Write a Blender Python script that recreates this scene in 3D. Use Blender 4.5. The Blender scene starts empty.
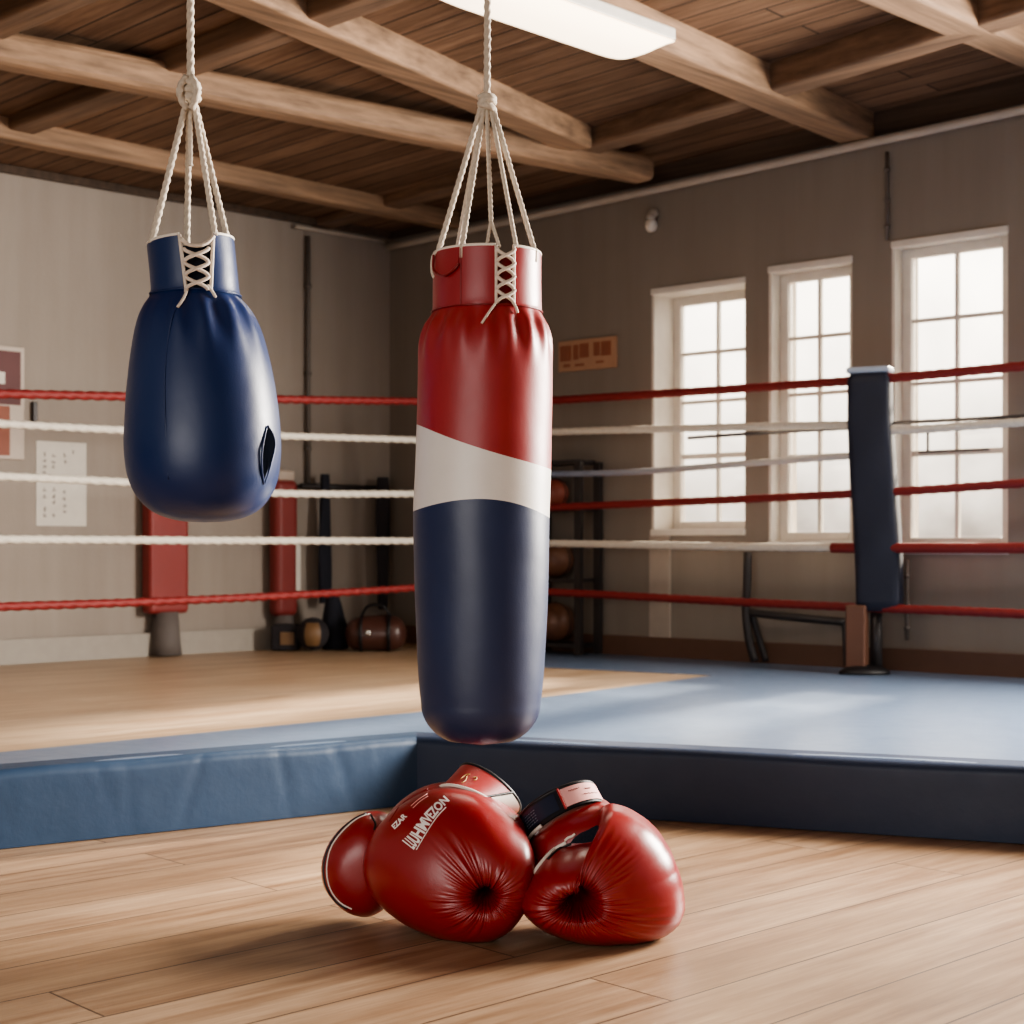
import bpy, math, random
import numpy as np
from mathutils import Vector
from mathutils.bvhtree import BVHTree

random.seed(7)
rng = np.random.RandomState(11)
scene = bpy.context.scene
col = scene.collection
PI = math.pi
F = 1560.0            # focal length in pixels of the 1024 frame
HZ = 545.0            # horizon row
PZ = 0.26             # height of the raised platform


def P(px, py, d):
    """point seen at pixel (px, py) standing at depth d"""
    return Vector(((px - 512) / F * d, d, 1 - (py - HZ) / F * d))


# ------------------------------------------------------------------ mesh helpers
class MB:
    def __init__(self):
        self.v = []
        self.f = []
        self.m = []
        self.cur = 0

    def add(self, vs, fs):
        o = len(self.v)
        self.v += [Vector(p) for p in vs]
        self.f += [tuple(i + o for i in q) for q in fs]
        self.m += [self.cur] * len(fs)
        return self

    def hexa(self, p):
        """8 corners: bottom 4 counter clockwise, then top 4"""
        return self.add(p, [(3, 2, 1, 0), (4, 5, 6, 7), (0, 1, 5, 4), (1, 2, 6, 5), (2, 3, 7, 6), (3, 0, 4, 7)])

    def box(self, c, s, ax=None):
        X, Y, Z = ax if ax else (Vector((1, 0, 0)), Vector((0, 1, 0)), Vector((0, 0, 1)))
        c = Vector(c)
        hx, hy, hz = X * s[0] / 2, Y * s[1] / 2, Z * s[2] / 2
        return self.hexa([c - hx - hy - hz, c + hx - hy - hz, c + hx + hy - hz, c - hx + hy - hz,
                          c - hx - hy + hz, c + hx - hy + hz, c + hx + hy + hz, c - hx + hy + hz])

    def prism(self, poly, z0, z1):
        n = len(poly)
        a = sum(poly[i][0] * poly[(i + 1) % n][1] - poly[(i + 1) % n][0] * poly[i][1] for i in range(n))
        if a < 0:
            poly = poly[::-1]
        vs = [(x, y, z0) for x, y in poly] + [(x, y, z1) for x, y in poly]
        fs = [tuple(range(n - 1, -1, -1)), tuple(range(n, 2 * n))]
        fs += [(i, (i + 1) % n, n + (i + 1) % n, n + i) for i in range(n)]
        return self.add(vs, fs)

    def grid(self, A, closed_u=False, flip=False):
        """A: array (rows, cols, 3); cols may wrap"""
        R, C = A.shape[0], A.shape[1]
        fs = []
        for i in range(R - 1):
            for j in range(C if closed_u else C - 1):
                j2 = (j + 1) % C
                q = (i * C + j, i * C + j2, (i + 1) * C + j2, (i + 1) * C + j)
                fs.append(q[::-1] if flip else q)
        return self.add(A.reshape(-1, 3).tolist(), fs)

    def tube(self, pts, r, seg=8, closed=False, lobes=0, pitch=0.1, depth=0.22, caps=True):
        pts = [Vector(p) for p in pts]
        n = len(pts)
        T = []
        for i in range(n):
            if closed:
                t = pts[(i + 1) % n] - pts[i - 1]
            else:
                t = pts[min(i + 1, n - 1)] - pts[max(i - 1, 0)]
            T.append(t.normalized())
        ref = Vector((0, 0, 1)) if abs(T[0].z) < 0.9 else Vector((1, 0, 0))
        N = (ref - T[0] * ref.dot(T[0])).normalized()
        rows, L = [], 0.0
        for i in range(n):
            N = (N - T[i] * N.dot(T[i])).normalized()
            B = T[i].cross(N)
            if i:
                L += (pts[i] - pts[i - 1]).length
            ri = r[i] if hasattr(r, '__len__') else r
            row = []
            for k in range(seg):
                a = 2 * PI * k / seg
                rr = ri
                if lobes:
                    rr = ri * (1 - depth + depth * abs(math.cos(lobes / 2.0 * (a - 2 * PI * L / pitch))) * 1.3)
                row.append(pts[i] + N * (rr * math.cos(a)) + B * (rr * math.sin(a)))
            rows.append(row)
        vs = [p for row in rows for p in row]
        fs = []
        for i in range(n if closed else n - 1):
            i2 = (i + 1) % n
            for k in range(seg):
                k2 = (k + 1) % seg
                fs.append((i * seg + k, i * seg + k2, i2 * seg + k2, i2 * seg + k))
        if caps and not closed:
            fs.append(tuple(range(seg - 1, -1, -1)))
            fs.append(tuple((n - 1) * seg + k for k in range(seg)))
        return self.add(vs, fs)

    def ball(self, c, r, seg=20, rings=12, sc=(1, 1, 1)):
        c = Vector(c)
        A = np.zeros((rings + 1, seg, 3))
        for i in range(rings + 1):
            t = PI * i / rings
            for j in range(seg):
                a = 2 * PI * j / seg
                A[i, j] = (c.x + r * sc[0] * math.sin(t) * math.cos(a), c.y + r * sc[1] * math.sin(t) * math.sin(a), c.z + r * sc[2] * math.cos(t))
        return self.grid(A, True, True)

    def build(self, name, mats, parent=None, origin=None, smooth=True, sharp=False):
        if origin is None:
            if parent is not None:
                origin = Vector((0, 0, 0))
            else:
                xs = [p.x for p in self.v]; ys = [p.y for p in self.v]; zs = [p.z for p in self.v]
                origin = Vector(((min(xs) + max(xs)) / 2, (min(ys) + max(ys)) / 2, min(zs)))
        base = Vector(origin)
        if parent is not None:
            w = Vector((0, 0, 0)); q = parent
            while q is not None:
                w += q.location; q = q.parent
            shift = w + base
        else:
            shift = base
        me = bpy.data.meshes.new(name)
        me.from_pydata([tuple(p - shift) for p in self.v], [], self.f)
        if not isinstance(mats, (list, tuple)):
            mats = [mats]
        for m in mats:
            me.materials.append(m)
        if len(mats) > 1:
            me.polygons.foreach_set('material_index', self.m)
        me.validate()
        me.update()
        if smooth:
            me.polygons.foreach_set('use_smooth', [True] * len(me.polygons))
            if sharp:
                me.set_sharp_from_angle(angle=math.radians(38))
        o = bpy.data.objects.new(name, me)
        o.location = base
        col.objects.link(o)
        if parent is not None:
            o.parent = parent
        return o

    def bvh(self):
        return BVHTree.FromPolygons(self.v, self.f)


def tag(o, label=None, cat=None, group=None, kind=None):
    if label: o['label'] = label
    if cat: o['category'] = cat
    if group: o['group'] = group
    if kind: o['kind'] = kind
    return o


def thing(name, loc, label=None, cat=None, group=None, kind=None):
    o = bpy.data.objects.new(name, None)
    o.empty_display_size = 0.1
    o.location = loc
    col.objects.link(o)
    return tag(o, label, cat, group, kind)


def bevel(o, w, seg=3):
    m = o.modifiers.new('bevel', 'BEVEL')
    m.width = w; m.segments = seg; m.limit_method = 'ANGLE'; m.angle_limit = math.radians(40)
    m.harden_normals = False
    return o


def smoothpath(pts, n):
    """Catmull-Rom through pts, n samples"""
    pts = [Vector(p) for p in pts]
    out = []
    m = len(pts) - 1
    for k in range(n):
        t = k / (n - 1) * m
        i = min(int(t), m - 1)
        u = t - i
        p1, p2 = pts[i], pts[i + 1]
        p0 = pts[i - 1] if i > 0 else p1 * 2 - p2
        p3 = pts[i + 2] if i + 2 <= m else p2 * 2 - p1
        out.append(0.5 * ((2 * p1) + (p2 - p0) * u + (2 * p0 - 5 * p1 + 4 * p2 - p3) * u * u + (3 * p1 - p0 - 3 * p2 + p3) * u ** 3))
    return out


# ------------------------------------------------------------------ materials
def lin(c):
    return tuple((x / 255.0 / 12.92) if x / 255.0 <= 0.04045 else ((x / 255.0 + 0.055) / 1.055) ** 2.4 for x in c) + (1.0,)


class NT:
    def __init__(self, name):
        self.mat = bpy.data.materials.new(name)
        self.mat.use_nodes = True
        self.t = self.mat.node_tree
        self.b = self.t.nodes['Principled BSDF']
        self.out = self.t.nodes['Material Output']

    def n(self, typ, **kw):
        nd = self.t.nodes.new(typ)
        for k, v in kw.items():
            setattr(nd, k, v)
        return nd

    def l(self, a, b):
        self.t.links.new(a, b)

    def math(self, op, a, b=None, c=None, clamp=False):
        nd = self.n('ShaderNodeMath', operation=op, use_clamp=clamp)
        for i, x in enumerate((a, b, c)):
            if x is None: continue
            if isinstance(x, (int, float)): nd.inputs[i].default_value = x
            else: self.l(x, nd.inputs[i])
        return nd.outputs[0]

    def noise(self, vec, scale, detail=4, rough=0.55):
        nd = self.n('ShaderNodeTexNoise')
        nd.inputs['Scale'].default_value = scale
        nd.inputs['Detail'].default_value = detail
        nd.inputs['Roughness'].default_value = rough
        if vec is not None: self.l(vec, nd.inputs['Vector'])
        return nd.outputs['Fac']

    def ramp(self, fac, stops):
        nd = self.n('ShaderNodeValToRGB')
        e = nd.color_ramp.elements
        while len(e) < len(stops): e.new(0.5)
        for k, (p, c) in enumerate(stops):
            e[k].position = p; e[k].color = c
        self.l(fac, nd.inputs[0])
        return nd.outputs[0]

    def mix(self, fac, a, b, mode='MIX'):
        nd = self.n('ShaderNodeMix', data_type='RGBA', blend_type=mode)
        for s, x in ((nd.inputs[0], fac), (nd.inputs[6], a), (nd.inputs[7], b)):
            if isinstance(x, (int, float)): s.default_value = x
            elif isinstance(x, tuple): s.default_value = x
            else: self.l(x, s)
        return nd.outputs[2]

    def bump(self, h, strength, dist=0.01, prev=None):
        nd = self.n('ShaderNodeBump')
        nd.inputs['Strength'].default_value = strength
        nd.inputs['Distance'].default_value = dist
        self.l(h, nd.inputs['Height'])
        if prev is not None: self.l(prev, nd.inputs['Normal'])
        return nd.outputs[0]

    def coord(self, kind='Object', rot=None, scale=None):
        c = self.n('ShaderNodeTexCoord').outputs[kind]
        if rot is None and scale is None: return c
        m = self.n('ShaderNodeMapping')
        if rot: m.inputs['Rotation'].default_value = rot
        if scale: m.inputs['Scale'].default_value = scale
        self.l(c, m.inputs['Vector'])
        return m.outputs[0]


def leather(name, c, rough=0.36, grain=1.0, coat=0.15, vary=0.12, wrinkle=0.0):
    t = NT(name)
    co = t.coord()
    base = lin(c)
    dark = tuple(x * (1 - vary * 2) for x in base[:3]) + (1,)
    nz = t.noise(co, 5, 5)
    t.l(t.mix(nz, dark, base), t.b.inputs['Base Color'])
    t.b.inputs['Roughness'].default_value = rough
    r = t.math('MULTIPLY_ADD', t.noise(co, 14, 4), 0.16, rough - 0.08)
    t.l(r, t.b.inputs['Roughness'])
    t.b.inputs['Coat Weight'].default_value = coat
    t.b.inputs['Coat Roughness'].default_value = 0.25
    v = t.n('ShaderNodeTexVoronoi'); v.inputs['Scale'].default_value = 260
    t.l(co, v.inputs['Vector'])
    nb = t.bump(v.outputs['Distance'], 0.06 * grain, 0.002)
    nb = t.bump(t.noise(co, 9, 5), 0.08 * grain + wrinkle, 0.02, nb)
    t.l(nb, t.b.inputs['Normal'])
    return t.mat


def plain(name, c, rough=0.6, metal=0.0, vary=0.1, scale=12, bump=0.05, sheen=0.0):
    t = NT(name)
    co = t.coord()
    base = lin(c)
    dark = tuple(x * (1 - vary * 2) for x in base[:3]) + (1,)
    t.l(t.mix(t.noise(co, scale, 5), dark, base), t.b.inputs['Base Color'])
    t.b.inputs['Roughness'].default_value = rough
    t.b.inputs['Metallic'].default_value = metal
    t.b.inputs['Sheen Weight'].default_value = sheen
    if bump:
        t.l(t.bump(t.noise(co, scale * 6, 4), bump, 0.01), t.b.inputs['Normal'])
    return t.mat


def rope_mat(name, c, rough=0.8):
    t = NT(name)
    co = t.coord()
    base = lin(c)
    dark = tuple(x * 0.6 for x in base[:3]) + (1,)
    t.l(t.mix(t.math('MULTIPLY', t.noise(co, 90, 3), 1.2, clamp=True), dark, base), t.b.inputs['Base Color'])
    t.b.inputs['Roughness'].default_value = rough
    t.l(t.bump(t.noise(co, 300, 3), 0.35, 0.003), t.b.inputs['Normal'])
    return t.mat


def planks(name, c1, c2, groove, ang, length, width, rough, grain_c, mortar=0.004, spec=0.5, bump=0.25):
    """boards running at angle ang (world xy)"""
    t = NT(name)
    geo = t.n('ShaderNodeNewGeometry').outputs['Position']
    m = t.n('ShaderNodeMapping')
    m.inputs['Rotation'].default_value = (0, 0, -ang)
    t.l(geo, m.inputs['Vector'])
    br = t.n('ShaderNodeTexBrick')
    br.offset = 0.37; br.offset_frequency = 2
    br.inputs['Scale'].default_value = 1.0
    br.inputs['Mortar Size'].default_value = mortar
    br.inputs['Mortar Smooth'].default_value = 0.1
    br.inputs['Bias'].default_value = 0.0
    br.inputs['Brick Width'].default_value = length
    br.inputs['Row Height'].default_value = width
    br.inputs['Color1'].default_value = (0, 0, 0, 1)
    br.inputs['Color2'].default_value = (1, 1, 1, 1)
    br.inputs['Mortar'].default_value = (0.5, 0.5, 0.5, 1)
    t.l(m.outputs[0], br.inputs['Vector'])
    # grain: stretched noise, shifted per board
    st = t.n('ShaderNodeMapping')
    st.inputs['Scale'].default_value = (0.9, 14, 14)
    t.l(m.outputs[0], st.inputs['Vector'])
    addv = t.n('ShaderNodeVectorMath', operation='ADD')
    sc = t.n('ShaderNodeVectorMath', operation='SCALE'); sc.inputs['Scale'].default_value = 7.0
    t.l(br.outputs['Color'], sc.inputs[0])
    t.l(st.outputs[0], addv.inputs[0]); t.l(sc.outputs[0], addv.inputs[1])
    g1 = t.noise(addv.outputs[0], 1.6, 8, 0.62)
    g2 = t.noise(addv.outputs[0], 6.0, 6, 0.7)
    board = t.mix(br.outputs['Color'], lin(c1), lin(c2))
    gm = t.ramp(g1, [(0.32, lin(grain_c)), (0.68, (1, 1, 1, 1))])
    c = t.mix(0.75, board, gm, 'MULTIPLY')
    fine = t.ramp(g2, [(0.3, (0.62, 0.58, 0.55, 1)), (0.6, (1, 1, 1, 1))])
    c = t.mix(0.5, c, fine, 'MULTIPLY')
    big = t.ramp(t.noise(m.outputs[0], 0.9, 3), [(0.3, (0.78, 0.77, 0.76, 1)), (0.7, (1.08, 1.08, 1.08, 1))])
    c = t.mix(0.8, c, big, 'MULTIPLY')
    c = t.mix(br.outputs['Fac'], c, lin(groove))
    t.l(c, t.b.inputs['Base Color'])
    t.l(t.math('MULTIPLY_ADD', g1, 0.2, rough - 0.1), t.b.inputs['Roughness'])
    t.b.inputs['Specular IOR Level'].default_value = spec
    h = t.math('SUBTRACT', t.math('MULTIPLY', g2, 0.25), br.outputs['Fac'])
    t.l(t.bump(h, bump, 0.006), t.b.inputs['Normal'])
    return t.mat


def beam_wood(name, c1, c2, ang):
    t = NT(name)
    geo = t.n('ShaderNodeNewGeometry').outputs['Position']
    m = t.n('ShaderNodeMapping'); m.inputs['Rotation'].default_value = (0, 0, -ang)
    t.l(geo, m.inputs['Vector'])
    st = t.n('ShaderNodeMapping'); st.inputs['Scale'].default_value = (0.8, 16, 16)
    t.l(m.outputs[0], st.inputs['Vector'])
    g = t.noise(st.outputs[0], 1.3, 8, 0.65)
    big = t.noise(m.outputs[0], 1.4, 4)
    c = t.ramp(g, [(0.3, lin(c1)), (0.7, lin(c2))])
    c = t.mix(0.6, c, t.ramp(big, [(0.3, (0.6, 0.58, 0.56, 1)), (0.7, (1.05, 1.05, 1.05, 1))]), 'MULTIPLY')
    t.l(c, t.b.inputs['Base Color'])
    t.b.inputs['Roughness'].default_value = 0.75
    t.l(t.bump(g, 0.4, 0.012), t.b.inputs['Normal'])
    return t.mat


def plaster(name, c, dark=0.82):
    t = NT(name)
    geo = t.n('ShaderNodeNewGeometry').outputs['Position']
    b = lin(c)
    d = tuple(x * dark for x in b[:3]) + (1,)
    n1 = t.noise(geo, 1.1, 6, 0.6)
    c1 = t.mix(n1, d, b)
    st = t.n('ShaderNodeMapping'); st.inputs['Scale'].default_value = (5, 5, 0.4)
    t.l(geo, st.inputs['Vector'])
    streak = t.ramp(t.noise(st.outputs[0], 1.5, 5), [(0.35, (0.88, 0.87, 0.86, 1)), (0.65, (1, 1, 1, 1))])
    t.l(t.mix(0.7, c1, streak, 'MULTIPLY'), t.b.inputs['Base Color'])
    t.b.inputs['Roughness'].default_value = 0.75
    t.l(t.bump(t.noise(geo, 40, 6), 0.12, 0.01), t.b.inputs['Normal'])
    return t.mat


UA = math.atan2(.714, .700)      # direction of the left wall
M = {}
M['floor'] = planks('floor boards', (190, 162, 133), (172, 143, 114), (84, 66, 52), UA - 0.04, 2.6, 0.25, 0.42, (168, 142, 120), mortar=.003)
M['stage'] = planks('stage boards', (212, 190, 164), (200, 176, 148), (150, 126, 104), UA - 0.02, 2.3, 0.16, 0.40, (190, 160, 132), mortar=0.002)
M['ceil'] = planks('ceiling boards', (146, 118, 96), (122, 97, 78), (46, 36, 30), math.atan2(.656, -.755), 4.0, 0.17, 0.7, (150, 130, 116), mortar=0.006, spec=0.2, bump=0.5)
M['beam_u'] = beam_wood('long beam wood', (104, 82, 64), (168, 136, 108), UA)
M['beam_v'] = beam_wood('cross beam wood', (90, 70, 55), (142, 113, 90), math.atan2(.656, -.755))
M['fascia'] = beam_wood('fascia wood', (66, 52, 42), (96, 78, 64), math.atan2(.656, -.755))
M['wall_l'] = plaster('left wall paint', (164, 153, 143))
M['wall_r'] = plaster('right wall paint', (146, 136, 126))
M['white_trim'] = plain('white painted wood', (226, 220, 210), 0.45, bump=0.03)
M['pale_trim'] = plain('pale painted strip', (176, 164, 152), 0.6)
M['brown_trim'] = plain('brown baseboard', (112, 82, 66), 0.5)
M['grey_trim'] = plain('grey baseboard', (170, 162, 152), 0.6)
M['pipe'] = plain('painted pipe', (190, 180, 168), 0.45)
M['conduit'] = plain('dull conduit', (104, 96, 90), 0.5)
M['mat'] = leather('blue mat vinyl', (104, 122, 148), 0.32, 0.8, 0.1, 0.06, wrinkle=0.06)
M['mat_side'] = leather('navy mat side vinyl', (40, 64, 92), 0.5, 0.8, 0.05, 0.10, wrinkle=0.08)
M['mat_shade'] = leather('shade painted mat side vinyl', (28, 46, 74), 0.55, 0.8, 0.03, 0.10, wrinkle=0.06)  # same vinyl as the left front, darkened to paint in the shade
M['bag_blue'] = leather('navy bag leather', (20, 44, 92), 0.40, 0.9, 0.06, 0.10)
M['glove'] = leather('red glove leather', (146, 32, 34), 0.33, 0.8, 0.2, 0.08)
M['glove_deep'] = leather('deep red glove leather', (132, 28, 30), 0.40, 0.8, 0.15, 0.10)
M['cuff_red'] = leather('red cuff vinyl', (172, 52, 52), 0.45, 0.6, 0.1, 0.08)
M['white_leather'] = leather('white leather', (236, 226, 214), 0.45, 0.6, 0.1, 0.05)
M['pink_patch'] = leather('pale pink label', (240, 176, 170), 0.5, 0.4, 0.0, 0.06)
M['black'] = plain('black binding', (20, 18, 22), 0.5)
t = NT('painted hollow shade')
t.b.inputs['Base Color'].default_value = (.004, .005, .008, 1); t.b.inputs['Roughness'].default_value = 1; t.b.inputs['Specular IOR Level'].default_value = 0
M['hollow_shade'] = t.mat  # flat black, paints the shade inside the bag's tear
M['navy_patch'] = plain('navy label', (28, 36, 58), 0.45)
M['lining'] = plain('dark blue fleece lining', (18, 26, 42), 0.9, bump=0.6, scale=30)
M['print_white'] = plain('white print', (252, 244, 240), 0.5, bump=0)
M['print_gold'] = plain('gold print', (226, 184, 120), 0.5, bump=0)
M['print_grey'] = plain('grey print', (140, 146, 156), 0.5, bump=0)
M['print_red'] = plain('dark red print', (130, 50, 50), 0.5, bump=0)
M['print_dark'] = plain('grey ink', (158, 148, 140), 0.6, bump=0)
M['hemp'] = rope_mat('off white cotton rope', (226, 212, 194))
M['lace'] = rope_mat('pale lace', (236, 220, 204), 0.6)
M['rope_red'] = rope_mat('red ring rope', (140, 42, 40), 0.6)
M['rope_white'] = rope_mat('white ring rope', (236, 228, 214), 0.65)
M['rope_grey'] = rope_mat('grey cable', (92, 88, 88), 0.5)
M['pad_navy'] = leather('navy corner pad', (20, 27, 48), 0.55, 0.6, 0.05)
M['pad_cap'] = leather('pale pad cap', (170, 182, 200), 0.5, 0.6)
M['pad_red'] = leather('red wall pad', (146, 54, 50), 0.55, 0.6, 0.05, 0.1, wrinkle=0.1)
M['pad_red2'] = leather('red upright pad', (136, 54, 50), 0.55, 0.6, 0.05, 0.1)
M['dark_metal'] = plain('dark metal', (62, 58, 58), 0.45, 0.3)
M['post_wood'] = plain('post wood', (104, 70, 54), 0.6)
M['paper'] = plain('paper', (226, 220, 210), 0.8, bump=0)
M['poster'] = plain('poster maroon', (104, 52, 52), 0.6, vary=0.2, scale=4, bump=0)
M['poster_warm'] = plain('poster orange brown', (160, 92, 70), 0.6, vary=0.2, scale=4, bump=0)
M['frame_pale'] = plain('pale frame', (196, 180, 166), 0.5)
M['sign_face'] = plain('tan sign board', (190, 150, 122), 0.6)
M['sign_red'] = plain('rust sign lettering', (158, 98, 74), 0.6)
M['brown_leather'] = leather('brown duffel', (84, 52, 44), 0.4, 1.0, 0.2)
M['dark_cloth'] = plain('dark cloth', (48, 44, 48), 0.85, bump=0.3)
M['navy_cloth'] = plain('dark navy cloth', (34, 36, 48), 0.85, bump=0.3)
M['ochre'] = plain('ochre leather', (128, 98, 68), 0.5)
M['ball_brown'] = leather('brown ball leather', (116, 78, 58), 0.5)
M['ball_red'] = leather('rust ball leather', (150, 78, 62), 0.5)
M['steel'] = plain('steel', (200, 196, 190), 0.25, 0.9)
M['dark_roll'] = plain('grey stand', (110, 102, 98), 0.7)


def glass_mat():
    t = NT('window glass')
    tr = t.n('ShaderNodeBsdfTransparent'); tr.inputs[0].default_value = (0.97, 0.97, 0.96, 1)
    gl = t.n('ShaderNodeBsdfGlossy'); gl.inputs['Roughness'].default_value = 0.05
    fr = t.n('ShaderNodeFresnel'); fr.inputs['IOR'].default_value = 1.45
    mx = t.n('ShaderNodeMixShader')
    t.l(fr.outputs[0], mx.inputs[0]); t.l(tr.outputs[0], mx.inputs[1]); t.l(gl.outputs[0], mx.inputs[2])
    t.l(mx.outputs[0], t.out.inputs[0])
    return t.mat


M['glass'] = glass_mat()


def emit(name, c, s):
    t = NT(name)
    t.b.inputs['Base Color'].default_value = lin(c)
    t.b.inputs['Emission Color'].default_value = lin(c)
    t.b.inputs['Emission Strength'].default_value = s
    return t.mat


M['tube_light'] = emit('lit diffuser', (255, 232, 200), 3.0)

# ------------------------------------------------------------------ the room
C = Vector((-.94, 12.0, 0))
RD = Vector((.7546, -.6562, 0)); RD.normalize()     # along the right wall, away from the corner
LD = Vector((-.700, -.714, 0)); LD.normalize()      # along the left wall, away from the corner
RN = Vector((RD.y, -RD.x, 0)); RN.normalize()       # into the room from the right wall
if RN.y > 0: RN = -RN
LN = Vector((LD.y, -LD.x, 0)); LN.normalize()
if LN.y > 0: LN = -LN
UP = Vector((0, 0, 1))


def zc(x, y):
    """height of the beam undersides"""
    return 3.346 + 0.02216 * (x + .94) - 0.00724 * (y - 12)


def zp(x, y):
    """height of the ceiling boards"""
    return zc(x, y) + .05 + .022 * ((Vector((x, y, 0)) - C).dot(LN))


def on_wall(px, py, N, off=0.0):
    """pixel to a point on the wall with normal N through C (off = distance into the room)"""
    d = Vector(((px - 512) / F, 1, -(py - HZ) / F))
    o = Vector((0, 0, 1))
    q = C + N * off
    t = (q - o).dot(N) / d.dot(N)
    return o + d * t


def on_r(px, py, off=0.0): return on_wall(px, py, RN, off)
def on_l(px, py, off=0.0): return on_wall(px, py, LN, off)
def rs(p): return (Vector((p.x, p.y, 0)) - C).dot(RD)


def at_z(px, py, z):
    d = F * (1 - z) / (py - HZ)
    return Vector(((px - 512) / F * d, d, z))


RLEN, LLEN = 13.0, 8.5
TH = 0.30

# floor
fl = MB()
fl.hexa([Vector((-9, -2.5, -.1)), Vector((11.5, -2.5, -.1)), Vector((11.5, 13, -.1)), Vector((-9, 13, -.1)),
         Vector((-9, -2.5, 0)), Vector((11.5, -2.5, 0)), Vector((11.5, 13, 0)), Vector((-9, 13, 0))])
tag(fl.build('floor', M['floor'], origin=Vector((0, 0, 0)), smooth=False), kind='structure')

# ceiling boards
cm = MB()
cor = [C - RD * .3 - LD * .3, C + RD * (RLEN) - LD * .3, C + RD * RLEN + LD * LLEN, C - RD * .3 + LD * LLEN]
bot = [Vector((p.x, p.y, zp(p.x, p.y))) for p in cor]
cm.hexa([*bot[::-1], *[p + UP * .06 for p in bot[::-1]]])
tag(cm.build('ceiling', M['ceil'], origin=Vector((0, 6, 3.6)), smooth=False), kind='structure')

# windows on the right wall: pixel corners (left, right, top at right, sill row)
WIN = [(652, 745, 280, 531), (769, 852, 259, 543), (892, 1008, 229, 549)]
holes = []
for (x0, x1, yt, yb) in WIN:
    a = on_r(x0, 500); b = on_r(x1, yt)
    zb = on_r((x0 + x1) / 2, yb).z
    holes.append((rs(a), rs(b), zb, b.z))

# right wall with real openings
wm = MB()


def wall_piece(s0, s1, z0, z1a, z1b):
    p = []
    for (s, o) in ((s0, 0), (s1, 0), (s1, -TH), (s0, -TH)):
        q = C + RD * s + RN * o
        p.append(q)
    b = [Vector((q.x, q.y, z0)) for q in p]
    t = [Vector((p[0].x, p[0].y, z1a)), Vector((p[1].x, p[1].y, z1b)), Vector((p[2].x, p[2].y, z1b)), Vector((p[3].x, p[3].y, z1a))]
    wm.hexa(b + t)


def ztop(s):
    q = C + RD * s
    return zp(q.x, q.y)


s = -TH
for (h0, h1, zb, zt) in holes:
    wall_piece(s, h0, 0, ztop(s), ztop(h0))
    wall_piece(h0, h1, 0, zb, zb)
    wall_piece(h0, h1, zt, ztop(h0), ztop(h1))
    s = h1
wall_piece(s, RLEN, 0, ztop(s), ztop(RLEN))
tag(wm.build('wall_right', M['wall_r'], origin=C, smooth=False), kind='structure')

# left wall
lm = MB()
e = C + LD * LLEN
q0, q1 = C, e
o = -LN * .2
zt0, zt1 = zp(C.x, C.y), zp(e.x, e.y)
lm.hexa([q0, q1, q1 + o, q0 + o, q0 + UP * zt0, q1 + UP * zt1, q1 + o + UP * zt1, q0 + o + UP * zt0])
tag(lm.build('wall_left', M['wall_l'], origin=C, smooth=False), kind='structure')


def strip(name, mat, A, B, N, z0, z1, th, za=None):
    """board on a wall from A to B; z0,z1 relative heights or functions"""
    m = MB()
    f0 = z0 if callable(z0) else (lambda q: z0)
    f1 = z1 if callable(z1) else (lambda q: z1)
    A2, B2 = A + N * th, B + N * th
    m.hexa([Vector((p.x, p.y, f0(p))) for p in (A, B, B2, A2)] + [Vector((p.x, p.y, f1(p))) for p in (A, B, B2, A2)])
    return tag(m.build(name, mat, smooth=False), kind='structure')


# wooden fascia above both walls, baseboards, service pipe along the wall top
strip('trim_1', M['fascia'], C + RN * .001, C + RD * RLEN + RN * .001, RN, lambda q: zc(q.x, q.y), lambda q: zp(q.x, q.y) - .003, .03)
strip('trim_2', M['fascia'], C + LN * .001 + RD * .04, e + LN * .001, LN, lambda q: zc(q.x, q.y), lambda q: zp(q.x, q.y) - .003, .03)
strip('baseboard_right', M['brown_trim'], C + RD * .04 + RN * .001, C + RD * RLEN + RN * .001, RN, PZ - .02, PZ + .13, .025)
strip('baseboard_left', M['grey_trim'], C + RD * .04 + LN * .001, e + LN * .001, LN, PZ - .02, PZ + .15, .02)
# pale strip continuing the first window's reveal to the floor
a = on_r(651, 600); b = on_r(671, 600)
strip('trim_3', M['pale_trim'], Vector((a.x, a.y, 0)), Vector((b.x, b.y, 0)), RN, PZ + .13, holes[0][2] - .03, .02)

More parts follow.
